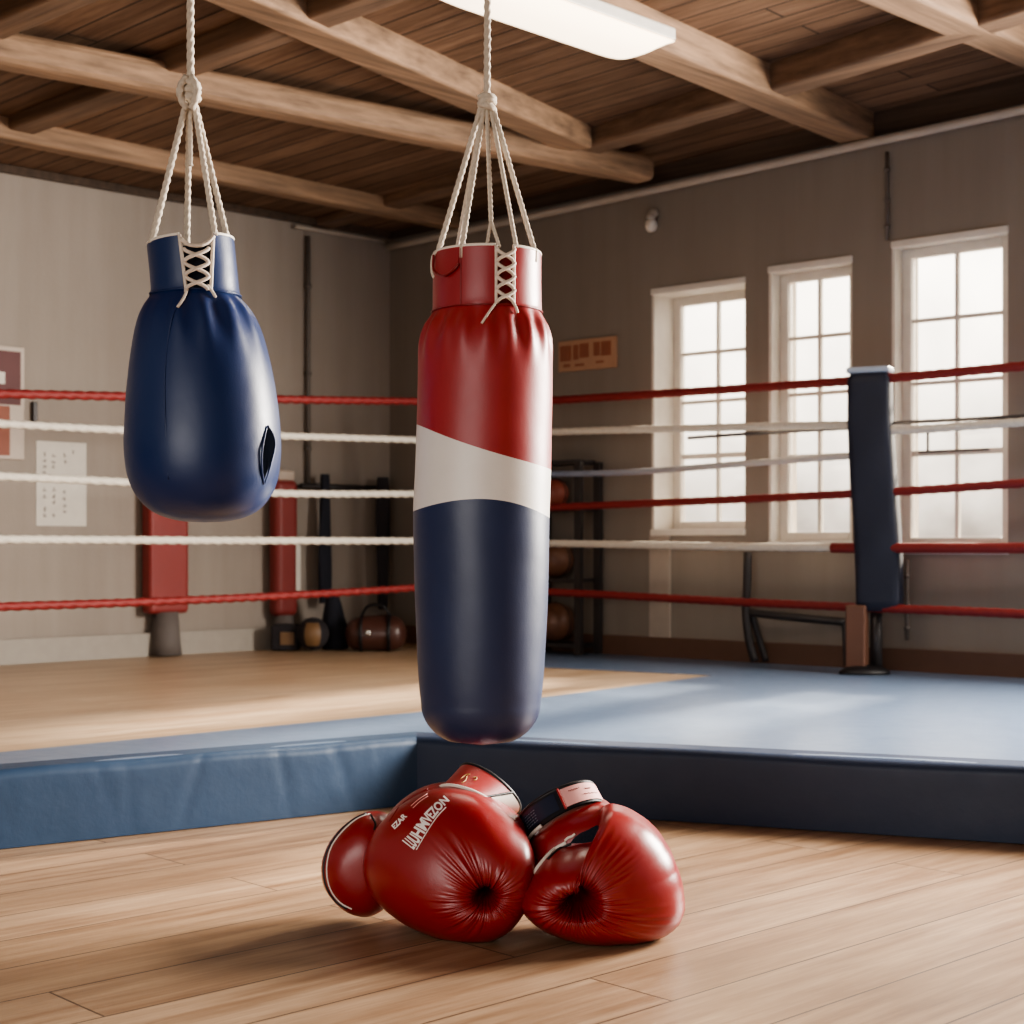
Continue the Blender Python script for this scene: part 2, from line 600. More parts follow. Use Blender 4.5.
# windows
for k, (h0, h1, zb, zt) in enumerate(holes):
    dp = (.22, .10, .09)[k]
    mid = C + RD * ((h0 + h1) / 2)
    w = thing('window_%d' % (k + 1), (mid.x, mid.y, zb), kind='structure')

    def wb(s0, s1, z0, z1, o0, o1, mb):
        """box spanning s0..s1 along the wall, z0..z1, o0..o1 away from the room face (negative = outwards)"""
        c = C + RD * ((s0 + s1) / 2) + RN * ((o0 + o1) / 2) + UP * ((z0 + z1) / 2)
        mb.box(c, (s1 - s0, abs(o1 - o0), z1 - z0), (RD, -RN, UP))

    # lining of the reveal
    li = MB()
    wb(h0, h0 + .02, zb, zt, -TH, .002, li); wb(h1 - .012, h1, zb, zt, -TH, -.02, li)
    wb(h0 + .02, h1 - .02, zt - .02, zt, -TH, .004, li)
    li.build('reveal', M['white_trim'], w, smooth=False)
    si = MB(); wb(h0 - .005, h1 + .005, zb - .03, zb + .012, -TH, .018, si)
    bevel(si.build('sill', M['white_trim'], w, smooth=False), .006)
    hd = MB(); wb(h0 - .005, h1 + .005, zt - .022, zt + .022, -.03, .014, hd)
    bevel(hd.build('head_moulding', M['white_trim'], w, smooth=False), .008)
    f0, f1, g0, g1 = h0 + .02, h1 - .02, zb + .012, zt - .02
    fo, fi = -dp - .06, -dp
    fr = MB(); t_ = .055
    wb(f0, f0 + t_, g0, g1, fo, fi, fr); wb(f1 - t_, f1, g0, g1, fo, fi, fr)
    wb(f0 + t_, f1 - t_, g1 - t_, g1, fo, fi, fr); wb(f0 + t_, f1 - t_, g0, g0 + t_, fo, fi, fr)
    frame = bevel(fr.build('window_frame', M['white_trim'], w, smooth=False), .006)
    i0, i1, j0, j1 = f0 + t_, f1 - t_, g0 + t_, g1 - t_
    hh = j1 - j0
    rows = [j0, j0 + hh * .30, j0 + hh * .55, j0 + hh * .775, j1]
    bars = MB(); bt = .022
    sm = (i0 + i1) / 2
    wb(sm - bt / 2, sm + bt / 2, j0, j1, -dp - .045, -dp - .015, bars)
    for r in rows[1:-1]:
        bars_h = bt * (1.5 if abs(r - rows[1]) < 1e-6 else 1.0)
        wb(i0, sm - bt / 2, r - bars_h / 2, r + bars_h / 2, -dp - .045, -dp - .015, bars)
        wb(sm + bt / 2, i1, r - bars_h / 2, r + bars_h / 2, -dp - .045, -dp - .015, bars)
    bars.build('glazing_bars', M['white_trim'], w, smooth=False)
    for r in range(4):
        for (a0, a1) in ((i0, sm), (sm, i1)):
            pn = MB(); wb(a0 + bt / 2, a1 - bt / 2, rows[r] + bt / 2, rows[r + 1] - bt / 2, -dp - .033, -dp - .027, pn)
            pn.build('pane', M['glass'], w, smooth=False)
    if k == 2:
        lt = MB()
        pz = rows[1] + .02
        wb(i0 + .10, i0 + .112, pz - .02, pz + .10, -dp - .012, -dp, lt)
        wb(i0 + .05, i1 - .08, pz - .02, pz - .006, -dp - .014, -dp - .002, lt)
        lt.build('latch_bar', M['conduit'], w, smooth=False)

# service pipe along the top of the right wall
pm = MB()
pp = [C + RD * s_ + RN * .07 + UP * (zc((C + RD * s_).x, (C + RD * s_).y) - .075 + .006 * s_) for s_ in np.linspace(.05, 7.5, 30)]
pm.tube(pp, .028, 10)
tag(pm.build('pipe', M['pipe']), 'pale pipe running along the top of the window wall', 'pipe')
pm = MB()
pp = [C + LD * s_ + LN * .05 + UP * (zc((C + LD * s_).x, (C + LD * s_).y) - .03) for s_ in np.linspace(.1, .95, 6)]
pm.tube(pp, .015, 8)
tag(pm.build('pipe', M['pipe']), 'short pale pipe high on the left wall beside the room corner', 'pipe')


def conduit(px, y0, y1, N, label, r=.016, mat='conduit', name='conduit'):
    m = MB()
    a = on_wall(px, y0, N, .03); b = Vector((a.x, a.y, on_wall(px, y1, N, .03).z))
    m.tube([a, a.lerp(b, .3), a.lerp(b, .6), b], r, 8)
    for t_ in (.2, .55, .85):
        p = a.lerp(b, t_)
        m.tube([p - UP * .012, p + UP * .012], r * 1.5, 8)
    return tag(m.build(name, M[mat]), label, 'conduit')


conduit(308, 236, 486, LN, 'thin vertical conduit down the left wall near the corner', .018)
conduit(887, 152, 240, RN, 'thin vertical conduit above the gap before the largest window', .012)
conduit(907, 560, 640, RN, 'short thin conduit below the largest window beside the padded post', .012)


# ------------------------------------------------------------------ ceiling beams
def beam(x0, y0, x1, y1, wid, mat, drop=0.0, hgt=None, ext0=0, ext1=0, rnd=0.02):
    def cast(px, py):
        d = Vector(((px - 512) / F, 1, -(py - HZ) / F))
        z = 3.4
        for _ in range(6):
            dd = (z - 1) / d.z
            z = zc(d.x * dd, dd) - drop
        return Vector((d.x * dd, dd, z))
    A, B = cast(x0, y0), cast(x1, y1)
    dr = (B - A); L = dr.length; dr.normalize()
    A = A - dr * ext0; B = B + dr * ext1
    sd = dr.cross(UP).normalized() * wid / 2
    m = MB()
    tops = [Vector((p.x, p.y, (p.z + hgt) if hgt else zp(p.x, p.y) + .012)) for p in (A - sd, A + sd, B + sd, B - sd)]
    m.hexa([A - sd, A + sd, B + sd, B - sd] + tops)
    ob = m.build('ceiling_beam', mat, smooth=False)
    bevel(ob, rnd, 3)
    return tag(ob, kind='structure')


beam(0, 67, 655, 185, .19, M['beam_u'], 0.10, hgt=.16, ext0=3.2, ext1=-.07, rnd=.05)      # log purlin under the cross beams
beam(20, 144, 425, 224, .13, M['beam_u'], 0.05, ext0=3, ext1=.3)
beam(290, 27, 576, 150, .20, M['beam_u'], 0.02, ext0=2.5, ext1=.03)
beam(655, 57, 862, 144, .22, M['beam_u'], 0.02, ext0=4, ext1=-.05)
beam(900, 6, 1010, 52, .20, M['beam_u'], 0.0, ext0=2.5, ext1=1.2)
beam(350, 220, 582, 155, .18, M['beam_v'], 0.0, ext0=.9, ext1=0)
beam(582, 155, 1024, 18, .18, M['beam_v'], 0.0, ext0=0, ext1=3)
beam(20, 133, 378, 2, .17, M['beam_v'], 0.0, ext0=1.3, ext1=3)
beam(-40, 48, 60, 6, .17, M['beam_v'], 0.0, ext0=2, ext1=2)

# fluorescent ceiling fitting
cen = Vector((.198, 7.075, 0))
dr = Vector((.703, .711, 0)); sd = Vector((dr.y, -dr.x, 0))
zl = zc(cen.x, cen.y) - .08
cen.z = zl
a = cen - dr * .64; b = cen + dr * .64
lamp = thing('ceiling_light', (cen.x, cen.y, zl), 'long lit fluorescent fitting under the ceiling boards', 'light')
L = (b - a).length
m = MB()
m.box(cen + UP * (.095), (L, .37, .06), (dr, sd, UP))
bevel(m.build('housing', M['white_trim'], lamp, smooth=False), .01)
m = MB()
A = np.zeros((21, 15, 3))
for i in range(21):
    u = i / 20 * 2 - 1
    for j in range(15):
        v = j / 14 * 2 - 1
        bulge = (1 - abs(v) ** 3) * (1 - abs(u) ** 14)
        p = cen + dr * (u * L / 2 * .99) + sd * (v * .183) + UP * (.06 - .055 * bulge)
        A[i, j] = p
m.grid(A)
m.build('diffuser', M['tube_light'], lamp)
m = MB()
hm = zp(cen.x, cen.y) - zl - .125 - .012
m.box(cen + UP * (.125 + hm / 2), (.5, .08, hm), (dr, sd, UP))
m.build('mounting_bar', M['dark_metal'], lamp, smooth=False)

# ------------------------------------------------------------------ platform: boards and mats
K = Vector((-.365, 6.0))
F1 = Vector((1.707, 5.2)); FR = K + (F1 - K) * 2.2
F0 = Vector((-2.336, 4.67))
B0 = Vector((-2.32, 5.11)); BK = Vector((-.42, 6.91))
T1 = Vector((.16, 7.59)); TIP = Vector((1.15, 8.87)); T2 = Vector((.18, 9.46))


def wr(s_): q = C + RD * s_ + RN * .03; return Vector((q.x, q.y))
def wl(s_): q = C + LD * s_ + LN * .03; return Vector((q.x, q.y))


XB = Vector((-.42, 11.47))
xb = C + RD * .68 + RN * .03; XB = Vector((xb.x, xb.y))
m = MB()
m.prism([tuple(v) for v in (BK, T1, TIP, T2, XB, Vector(((C + RN * .03 + LN * .03).x, (C + RN * .03 + LN * .03).y)), wl(7.0), Vector((-3.3, 4.5)), B0)], 0.002, PZ - .004)
tag(m.build('raised_floor', M['stage'], smooth=False), kind='structure')


def mat_mesh(front, poly, name, label):
    """padded mat: rounded vinyl front along the polyline 'front', flat top = poly"""
    m = MB()
    m.cur = 0
    m.prism([tuple(v) for v in poly], 0.003, PZ)
    ob = m.build(name, M['mat'], smooth=False)
    return tag(ob, label, 'mat')


# right mat: body polygon set back behind a rounded front roll
def rolled_front(A2, B2, inward, nseg, folds, seed, r=.035, sag=.004, e0=0, e1=0, amp=1.0):
    """grid for the vinyl front: from the floor up the face and over the top edge"""
    rg = np.random.RandomState(seed)
    prof = [(0.0, 0.003), (0.0, .05), (0.0, .10), (0.0, .15), (0.0, .19)]
    for k in range(0, 9):
        t_ = k / 8 * PI / 2
        prof.append((r - r * math.cos(t_), PZ - r + r * math.sin(t_)))
    prof += [(.09, PZ + .0005), (.16, PZ + .0005)]
    D = (B2 - A2); Lg = D.length; D = D.normalized()
    Gd = np.zeros((len(prof), nseg, 3))
    cs = rg.uniform(0, 1, folds); an = rg.uniform(-.5, .5, folds); wd = rg.uniform(.012, .035, folds); am = rg.uniform(.003, .010, folds) * rg.choice([-1, 1], folds)
    for j in range(nseg):
        u = j / (nseg - 1)
        for i, (ins, z) in enumerate(prof):
            base = A2 + D * (-ins * e0 + (Lg + ins * (e0 + e1)) * u)
            dsp = 0
            for c_, a_, w_, m_ in zip(cs, an, wd, am):
                x = (u - c_) * Lg - a_ * (z - .13)
                dsp += amp * m_ * math.exp(-(x / w_) ** 2) * (0.25 + .75 * math.sin(min(1, max(0, z / PZ)) * PI * .8))
            env = max(0, 1 - ins / .08)
            edge = sag * math.sin(u * 23 + seed) * env * (z / PZ)
            p = base + inward * (ins + dsp * env)
            Gd[i, j] = (p.x, p.y, z + (edge if z > .2 else 0))
    return Gd


def make_mat(label, A2, B2, poly, folds, seed, nseg, side='mat_side', **kw):
    D = (B2 - A2).normalized()
    inw = Vector((-D.y, D.x))
    cx = sum((Vector(p) for p in poly), Vector((0, 0))) / len(poly)
    if (cx - A2).dot(inw) < 0: inw = -inw
    loc = Vector((cx.x, cx.y, 0))
    th = thing('gym_mat', loc, label, 'mat')
    g = MB()
    Gd = rolled_front(A2, B2, inw, nseg, folds, seed, **kw)
    g.grid(Gd)
    # faces must look outwards
    if len(g.f):
        p0, p1, p2 = (g.v[g.f[0][i]] for i in range(3))
        nn = (p1 - p0).cross(p2 - p0)
        if nn.x * inw.x + nn.y * inw.y > 0:
            g.f = [q[::-1] for q in g.f]
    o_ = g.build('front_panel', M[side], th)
    t = MB()
    ins = [tuple(Vector(p)) for p in poly]
    t.prism(ins, 0.003, PZ)
    t.build('mat_top', M['mat'], th, smooth=False)
    return th


def inset(A2, B2, poly_first, d):
    D = (B2 - A2).normalized(); inw = Vector((-D.y, D.x))
    if (poly_first - A2).dot(inw) < 0: inw = -inw
    return A2 + inw * d, B2 + inw * d


# left strip mat
a2, b2 = inset(F0, K, B0, .045)
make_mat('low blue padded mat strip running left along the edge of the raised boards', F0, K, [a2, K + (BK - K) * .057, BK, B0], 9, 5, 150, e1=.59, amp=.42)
# right mat
a2, b2 = inset(K, FR, T1, .045)
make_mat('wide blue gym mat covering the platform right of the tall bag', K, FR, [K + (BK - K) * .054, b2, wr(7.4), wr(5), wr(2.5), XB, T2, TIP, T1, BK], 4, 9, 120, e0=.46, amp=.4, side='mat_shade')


# ------------------------------------------------------------------ ring ropes
def dleft(px): return 1 / (.1176 + (.0922 - .1176) * px / 480.0)
def dright(px): return 1 / (.0922 + (.1190 - .0922) * (px - 480) / 544.0)


def ring_rope(pix, dfun, r, mat, label, group, doff=0.0, name='ring_rope', lobes=3, depth=.22, sag=0.0):
    pts = [P(x, y, dfun(x) + doff) for x, y in pix]
    n = max(60, int(sum((pts[i + 1] - pts[i]).length for i in range(len(pts) - 1)) / .013))
    path = smoothpath(pts, n)
    m = MB()
    m.tube(path, r, 12, lobes=lobes, pitch=.24, depth=depth)
    return tag(m.build(name, M[mat]), label, 'rope', group)


GL, GR = 'ring ropes on the left side', 'ring ropes on the window side'
ring_rope([(-220, 389), (200, 398), (415, 401.5), (478, 402)], dleft, .026, 'rope_red', 'topmost red rope on the left side, passing behind the blue bag', GL, depth=.24)
ring_rope([(-220, 410), (120, 430), (415, 440), (478, 442)], dleft, .023, 'rope_white', 'white rope on the left side just under the topmost red one', GL)
ring_rope([(-220, 467), (120, 482), (270, 493), (415, 494), (478, 495)], dleft, .024, 'rope_white', 'white rope on the left side passing just below the base of the blue bag', GL)
ring_rope([(-220, 538), (200, 540.5), (415, 541), (478, 541)], dleft, .024, 'rope_white', 'lowest white rope on the left side, above the bottom red one', GL)
ring_rope([(-220, 613), (120, 603), (300, 595), (415, 588), (478, 585)], dleft, .025, 'rope_red', 'bottom red rope on the left side, nearest the boards', GL, depth=.24)

ring_rope([(482, 403), (560, 400), (850, 381), (1024, 366), (1300, 341)], dright, .027, 'rope_red', 'topmost red rope crossing the windows to the padded post', GR, depth=.1)
ring_rope([(482, 434), (620, 430), (849, 425), (900, 430), (1024, 422), (1300, 404)], dright, .024, 'rope_white', 'white rope crossing the windows just under the topmost red one', GR, depth=.1)
t = NT('blue fading rope')
gx = t.n('ShaderNodeSeparateXYZ'); t.l(t.coord('Generated'), gx.inputs[0])
t.l(t.ramp(gx.outputs[0], [(0.1, lin((84, 108, 146))), (0.75, lin((206, 200, 194)))]), t.b.inputs['Base Color'])
t.b.inputs['Roughness'].default_value = .6
M['rope_blue'] = t.mat
ring_rope([(482, 475), (620, 472.5), (740, 464), (862, 455)], dright, .020, 'rope_blue', 'thin rope fading from blue to pale grey between tall bag and padded post', GR, depth=.1)
ring_rope([(482, 509), (560, 507), (850, 494), (1024, 483), (1300, 462)], dright, .025, 'rope_red', 'red rope crossing the middle of the windows', GR, depth=.1)
wlow = ring_rope([(482, 544), (560, 543.5), (760, 547), (1024, 548), (1300, 548)], dright, .024, 'rope_white', 'low white rope with a red sleeve beside the padded post', GR, depth=.1)
pts = smoothpath([P(x, y, dright(x)) for x, y in ((832, 547.8), (900, 548), (1024, 548), (1299, 548))], 60)
m = MB(); m.tube(pts, .030, 12)
tag(m.build('red_sleeve', M['rope_red'], wlow, origin=Vector((0, 0, 0))), 'red sleeve around the white rope')
ring_rope([(482, 590), (560, 592.5), (700, 600), (850, 607), (1024, 614), (1300, 630)], dright, .026, 'rope_red', 'bottom red rope on the window side, just above the blue mat', GR, depth=.1)
ring_rope([(688, 438), (760, 433), (849, 428), (896, 423), (1024, 416), (1300, 396)], dright, .011, 'rope_grey', 'thin dark grey cable running past the padded post', GR, doff=.05, name='cable', depth=.1)

# corner post hidden behind the tall bag carries the rope ends
pd = dright(480)
base = P(480, 600, pd); base.z = PZ
cp = thing('ring_post', base, 'slim steel ring post behind the tall striped bag', 'post')
m = MB(); m.tube([Vector((base.x, base.y, PZ + .012)), Vector((base.x, base.y, 2.1))], .035, 16)
m.build('pole', M['dark_metal'], cp)
m = MB(); m.tube([Vector((base.x, base.y, PZ + .001)), Vector((base.x, base.y, PZ + .014))], .11, 20)
m.build('base_plate', M['dark_metal'], cp, sharp=True)

# padded post between the windows
pd = dright(872)
base = P(870, 600, pd); base.z = PZ
rp = thing('ring_post', base, 'ring post wrapped in a tall navy pad in front of the windows', 'post')
fx = (RD + Vector((.6, 0, 0))).normalized(); fy = Vector((-fx.y, fx.x, 0))
m = MB()
rowsx = [(870, 373, 42), (870.5, 420, 43), (873, 470, 44), (877, 520, 44), (879, 560, 45), (880, 611, 44)]
A = []
nn = 40
zs = []
for i in range(nn):
    u = i / (nn - 1)
    yy = 373 + u * (611 - 373)
    cx_ = np.interp(yy, [r[1] for r in rowsx], [r[0] for r in rowsx])
    ww = np.interp(yy, [r[1] for r in rowsx], [r[2] for r in rowsx])
    c = P(cx_, yy, pd)
    hw = ww / F * pd / 2; ht = .075
    edge = min(1, (min(u, 1 - u) / .03 + .35))
    row = []
    for k in range(28):
        a_ = 2 * PI * k / 28
        ca, sa = math.cos(a_), math.sin(a_)
        ex = .30
        x = hw * edge ** .2 * abs(ca) ** ex * (1 if ca > 0 else -1)
        y = ht * edge ** .3 * abs(sa) ** ex * (1 if sa > 0 else -1)
        wob = 1 + .02 * math.sin(u * 17 + k)
        row.append(c + fx * x + fy * y * wob)
    A.append(row)
A = np.array([[list(p) for p in r] for r in A])
m.grid(A, True)
m.add(A[0].tolist(), [tuple(range(28))]); m.add(A[-1].tolist(), [tuple(range(27, -1, -1))])
m.build('pad', M['pad_navy'], rp, sharp=True)
c = P(870, 370.5, pd)
m = MB(); m.box(c, (43 / F * pd, .14, .035), (fx, fy, UP))
bevel(m.build('pad_cap', M['pad_cap'], rp, smooth=False), .012)
m = MB()
c = P(857, 600, pd)
zt_ = 1.0 - (605 - HZ) / F * pd
m.box(Vector((c.x, c.y, (PZ + .02 + zt_) / 2)), (.115, .10, zt_ - PZ - .02), (fx, fy, UP))
bevel(m.build('timber_core', M['post_wood'], rp, smooth=False), .01)
m = MB()
c2 = P(877, 600, pd)
m.tube([Vector((c2.x, c2.y + .02, PZ + .01)), Vector((c2.x, c2.y + .02, zt_))], .035, 12)
m.build('steel_strut', M['dark_metal'], rp)
m = MB()
c3 = P(860, 600, pd)
m.ball(Vector((c3.x + .02, c3.y - .03, PZ + .005)), .15, 24, 12, (1, .6, .32))
m.v = [Vector((p.x, p.y, max(p.z, PZ + .001))) for p in m.v]
m.build('foot_cover', M['black'], rp)

# curved steel frame standing below the middle window
bd = 9.72
c = P(748, 600, bd)
bz = PZ + .015
fr = thing('metal_frame', Vector((c.x, c.y, PZ)), 'dark curved steel frame standing below the second window', 'frame')


def fp(px, py, dd=0): return P(px, py, bd + dd)


zl_ = lambda px, dd=0: Vector((P(px, 600, bd + dd).x, bd + dd, bz))
m = MB(); m.tube(smoothpath([fp(748, 552), fp(747, 590), fp(746, 612), fp(749, 640), zl_(755)], 24), .026, 10)
m.build('leg', M['dark_metal'], fr)
m = MB(); m.tube(smoothpath([fp(751, 610, .04), fp(757, 632, .04), zl_(766, .04)], 16), .022, 10)
m.build('leg', M['dark_metal'], fr)
m = MB(); m.tube(smoothpath([fp(745, 612, .02), fp(790, 617, -.15), fp(845, 622, -.31)], 16), .024, 10)
m.build('crossbar', M['dark_metal'], fr)
m = MB(); m.tube(smoothpath([fp(845, 622, -.31), Vector((fp(846, 640, -.31).x, bd - .31, .4)), zl_(847, -.31)], 12), .02, 10)
m.build('leg', M['dark_metal'], fr)


# ------------------------------------------------------------------ things on the left wall
def wall_quad(mb, x0, x1, yt, yb, N, o0, o1, taper=True):
    """flat panel on a wall; yt, yb rows are read at x0 and kept level"""
    a = on_wall(x0, (yt + yb) / 2, N); b = on_wall(x1, (yt + yb) / 2, N)
    zt_ = on_wall((x0 + x1) / 2, yt, N).z; zb_ = on_wall((x0 + x1) / 2, yb, N).z
    D = (Vector((b.x, b.y, 0)) - Vector((a.x, a.y, 0)))
    L_ = D.length; D.normalize()
    cc = Vector(((a.x + b.x) / 2, (a.y + b.y) / 2, (zt_ + zb_) / 2)) + N * ((o0 + o1) / 2)
    mb.box(cc, (L_, abs(o1 - o0), zt_ - zb_), (D, N, UP))
    return cc, D, L_, zb_, zt_


m = MB(); cc, D, L_, z0_, z1_ = wall_quad(m, -36, 23, 345, 459, LN, .002, .02)
po = thing('framed_poster', cc - LN * .01, 'maroon poster in a pale frame at the left edge of the room', 'poster')
bevel(m.build('frame', M['frame_pale'], po, smooth=False), .006)
m = MB(); wall_quad(m, -32, 19, 350, 404, LN, .021, .024); m.build('print', M['poster'], po, smooth=False)
m = MB(); wall_quad(m, -32, 8, 405, 455, LN, .021, .0245); m.build('print', M['poster_warm'], po, smooth=False)
m = MB(); wall_quad(m, -6, 3, 372, 384, LN, .0245, .0265); m.build('emblem', M['paper'], po, smooth=False)

m = MB()
wall_quad(m, 31, 35.5, 402, 425, LN, .002, .03)
tag(bevel(m.build('wall_bracket', M['dark_metal'], smooth=False), .004), 'small dark upright bracket on the wall between poster and notice', 'bracket')

m = MB(); cc, D, L_, z0_, z1_ = wall_quad(m, 36, 86, 442, 526, LN, .001, .004)
no = thing('paper_notice', Vector((cc.x, cc.y, z0_)), 'white paper notice with columns of grey characters pinned to the left wall', 'notice')
m.cur = 1
W_, H_ = L_, z1_ - z0_
c0 = Vector((cc.x, cc.y, z0_)) + LN * .004
cols = [(.16, [(.60, .88), (.08, .46)]), (.34, [(.66, .86), (.10, .46)]), (.56, [(.72, .88), (.12, .44)]), (.72, [(.84, .92)])]
for cxu, spans in cols:
    for (v0, v1) in spans:
        n_ = max(1, int((v1 - v0) / .065))
        for q in range(n_):
            if random.random() < .15: continue
            zz = z0_ + H_ * (v0 + (v1 - v0) * (q + .5) / n_)
            sz = W_ * .06
            for st in range(4):
                ox, oz = random.uniform(-.35, .35) * sz, random.uniform(-.4, .4) * sz
                hor = random.random() < .5
                m.box(c0 + D * (W_ * (cxu - .5) + ox) + UP * (zz - c0.z + oz) + LN * .0005,
                      ((sz * .9 if hor else sz * .22), .001, (sz * .2 if hor else sz * .9)), (D, LN, UP))
m.build('sheet', [M['paper'], M['print_dark']], no, smooth=False)

# red wall pad with a grey stand under it
m = MB(); cc, D, L_, z0_, z1_ = wall_quad(m, 139, 179, 478, 613, LN, .02, .13)
wp = thing('wall_pad', Vector((cc.x, cc.y, PZ)), 'red padded panel against the left wall below the blue bag', 'pad')
bevel(m.build('pad', M['pad_red'], wp, smooth=False), .03, 4)
m = MB()
m.tube([Vector((cc.x, cc.y, PZ + .002)), Vector((cc.x, cc.y, PZ + .10)), Vector((cc.x, cc.y, z0_ + .01))], [.11, .10, .085], 18)
m.build('stand', M['dark_roll'], wp)
m = MB(); cc, D, L_, z0_, z1_ = wall_quad(m, 264, 287, 480, 616, LN, .03, .15)
wp = thing('wall_pad', Vector((cc.x, cc.y, PZ)), 'narrow red upright pad with a pale stripe left of the heaped bags', 'pad')
bevel(m.build('pad', M['pad_red2'], wp, smooth=False), .05, 4)
m = MB(); wall_quad(m, 283, 287.5, 545, 590, LN, .151, .154); m.build('stripe', M['white_trim'], wp, smooth=False)
m = MB()
m.tube([Vector((cc.x, cc.y, PZ + .002)), Vector((cc.x, cc.y, z0_ + .01))], [.09, .07], 16)
m.build('stand', M['dark_roll'], wp)
m = MB(); m.box(Vector((cc.x, cc.y, z1_ + .03)), (.15, .09, .08), (D, LN, UP))
bevel(m.build('cap', M['frame_pale'], wp, smooth=False), .02)

# rail with dark straps hanging from it
m = MB()
a = on_l(301, 486, .10); b = on_l(384, 487, .10); b.z = a.z
m.tube([a, a.lerp(b, .5), b], .022, 10)
for t_ in (.05, .5, .95):
    p = a.lerp(b, t_); m.tube([p, p - LN * .098], .014, 8)
tag(m.build('wall_rail', M['dark_metal']), 'dark rail fixed to the left wall above the heaped bags', 'rail')


def hanging(px, w_, y0, y1, mat, label, off=.13, lean=0):
    m = MB()
    n_ = 16
    A = np.zeros((n_, 15, 3))
    top = on_l(px, y0, off)
    zb_ = on_l(px, y1, off).z
    hw = w_ / F * top.y / 2 / abs(LD.x) * .75
    for i in range(n_):
        u = i / (n_ - 1)
        z = top.z + .02 + (zb_ - top.z) * u
        for k in range(15):
            a_ = 2 * PI * k / 15
            wv = hw * (.8 + .25 * math.sin(u * 5 + px))
            q = Vector((top.x, top.y, z)) + LD * (wv * math.cos(a_) + lean * u) + LN * (.028 * math.sin(a_) * (1 + .3 * math.sin(u * 9)) + .006 * math.cos(3 * a_))
            A[i, k] = q
    m.grid(A, True)
    m.add(A[0].tolist(), [tuple(range(15))]); m.add(A[-1].tolist(), [tuple(range(14, -1, -1))])
    hook = [Vector((top.x, top.y, top.z + .02)), Vector((top.x, top.y, top.z + .05))]
    return tag(m.build('hanging_strap', M[mat]), label, 'strap', 'straps on the wall rail')


hanging(325, 15, 477, 606, 'navy_cloth', 'dark strap hanging from the wall rail beside the narrow red pad')
hanging(383, 17, 480, 612, 'dark_cloth', 'dark strap hanging from the wall rail close to the tall striped bag')

# heaped kit on the boards under the rail
dd = 10.95
c = P(376, 600, dd)
db = thing('duffel_bag', Vector((c.x, c.y, PZ)), 'round brown leather duffel bag lying on the boards beside the tall bag', 'bag')
m = MB()
W_, H_ = 62 / F * dd, 36 / F * dd
n_ = 24
A = np.zeros((n_, 28, 3))
for i in range(n_):
    u = i / (n_ - 1) * 2 - 1
    sc_ = max(.02, (1 - abs(u) ** 5)) ** .5
    for k in range(28):
        a_ = 2 * PI * k / 28
        z = PZ + H_ / 2 + H_ / 2 * sc_ * math.sin(a_) * (1 + .06 * math.sin(4 * u + k))
        A[i, k] = (c.x + u * W_ / 2, c.y + .13 * sc_ * math.cos(a_), max(PZ + .002, z - .01))
m.grid(A, True)
m.build('body', M['brown_leather'], db)
for ux in (-.45, .45):
    m = MB()
    ring = [Vector((c.x + ux * W_ / 2, c.y + .136 * math.cos(a_), max(PZ + .006, PZ + H_ / 2 - .01 + (H_ / 2 + .008) * math.sin(a_)))) for a_ in np.linspace(0, 2 * PI, 30)[:-1]]
    m.tube(ring, .012, 6, closed=True)
    m.build('strap', M['black'], db)
m = MB(); m.tube(smoothpath([Vector((c.x - .1, c.y - .03, PZ + H_ - .01)), Vector((c.x - .05, c.y - .05, PZ + H_ + .06)), Vector((c.x + .05, c.y - .05, PZ + H_ + .06)), Vector((c.x + .1, c.y - .03, PZ + H_ - .01))], 20), .012, 8)
m.build('handle', M['black'], db)
m = MB(); m.ball(Vector((c.x - .045, c.y - .137, PZ + H_ * .52)), .022, 12, 8, (1, .3, 1))
m.build('buckle', M['steel'], db)

c = P(286, 600, dd + .05)
m = MB()
kb = thing('kit_box', Vector((c.x, c.y, PZ)), 'small dark kit box with an ochre front under the narrow red pad', 'box')
m.box(Vector((c.x, c.y, PZ + .092)), (.19, .17, .18))
bevel(m.build('case', M['dark_cloth'], kb, smooth=False), .015)
m = MB(); m.box(Vector((c.x + .02, c.y - .088, PZ + .085)), (.10, .008, .09))
bevel(m.build('front_panel', M['ochre'], kb, smooth=False), .004)

c = P(313, 600, dd - .02)
m = MB(); m.ball(Vector((c.x, c.y, PZ + .118)), .115, 24, 16)
mb_ = thing('medicine_ball', Vector((c.x, c.y, PZ)), 'dark ball with an ochre side panel on the boards between box and sack', 'ball')
m.build('ball', M['dark_cloth'], mb_)
m = MB()
A = np.zeros((9, 9, 3))
for i in range(9):
    for j in range(9):
        u, v = (i / 8 - .5) * 1.0, (j / 8 - .5) * 1.5
        A[i, j] = (c.x - .119 * math.sin(u - .1) * math.cos(v), c.y - .119 * math.cos(u - .1) * math.cos(v), PZ + .118 + .119 * math.sin(v))
m.grid(A)
m.build('panel', M['ochre'], mb_)

c = P(335, 600, dd + .17)
m = MB()
A = np.zeros((14, 22, 3))
for i in range(14):
    u = i / 13
    rr = .115 * (1 - u ** 3 * .75) * (1 + .08 * math.sin(7 * u))
    for k in range(22):
        a_ = 2 * PI * k / 22
        A[i, k] = (c.x + rr * .8 * math.cos(a_) * (1 + .08 * math.sin(3 * a_)) - .02 * u, c.y + rr * .8 * math.sin(a_), PZ + .003 + .42 * u)
m.grid(A, True)
m.add(A[0].tolist(), [tuple(range(21, -1, -1))]); m.add(A[-1].tolist(), [tuple(range(22))])
tag(m.build('kit_sack', M['navy_cloth']), 'slumped dark navy sack standing behind the brown duffel bag', 'bag')

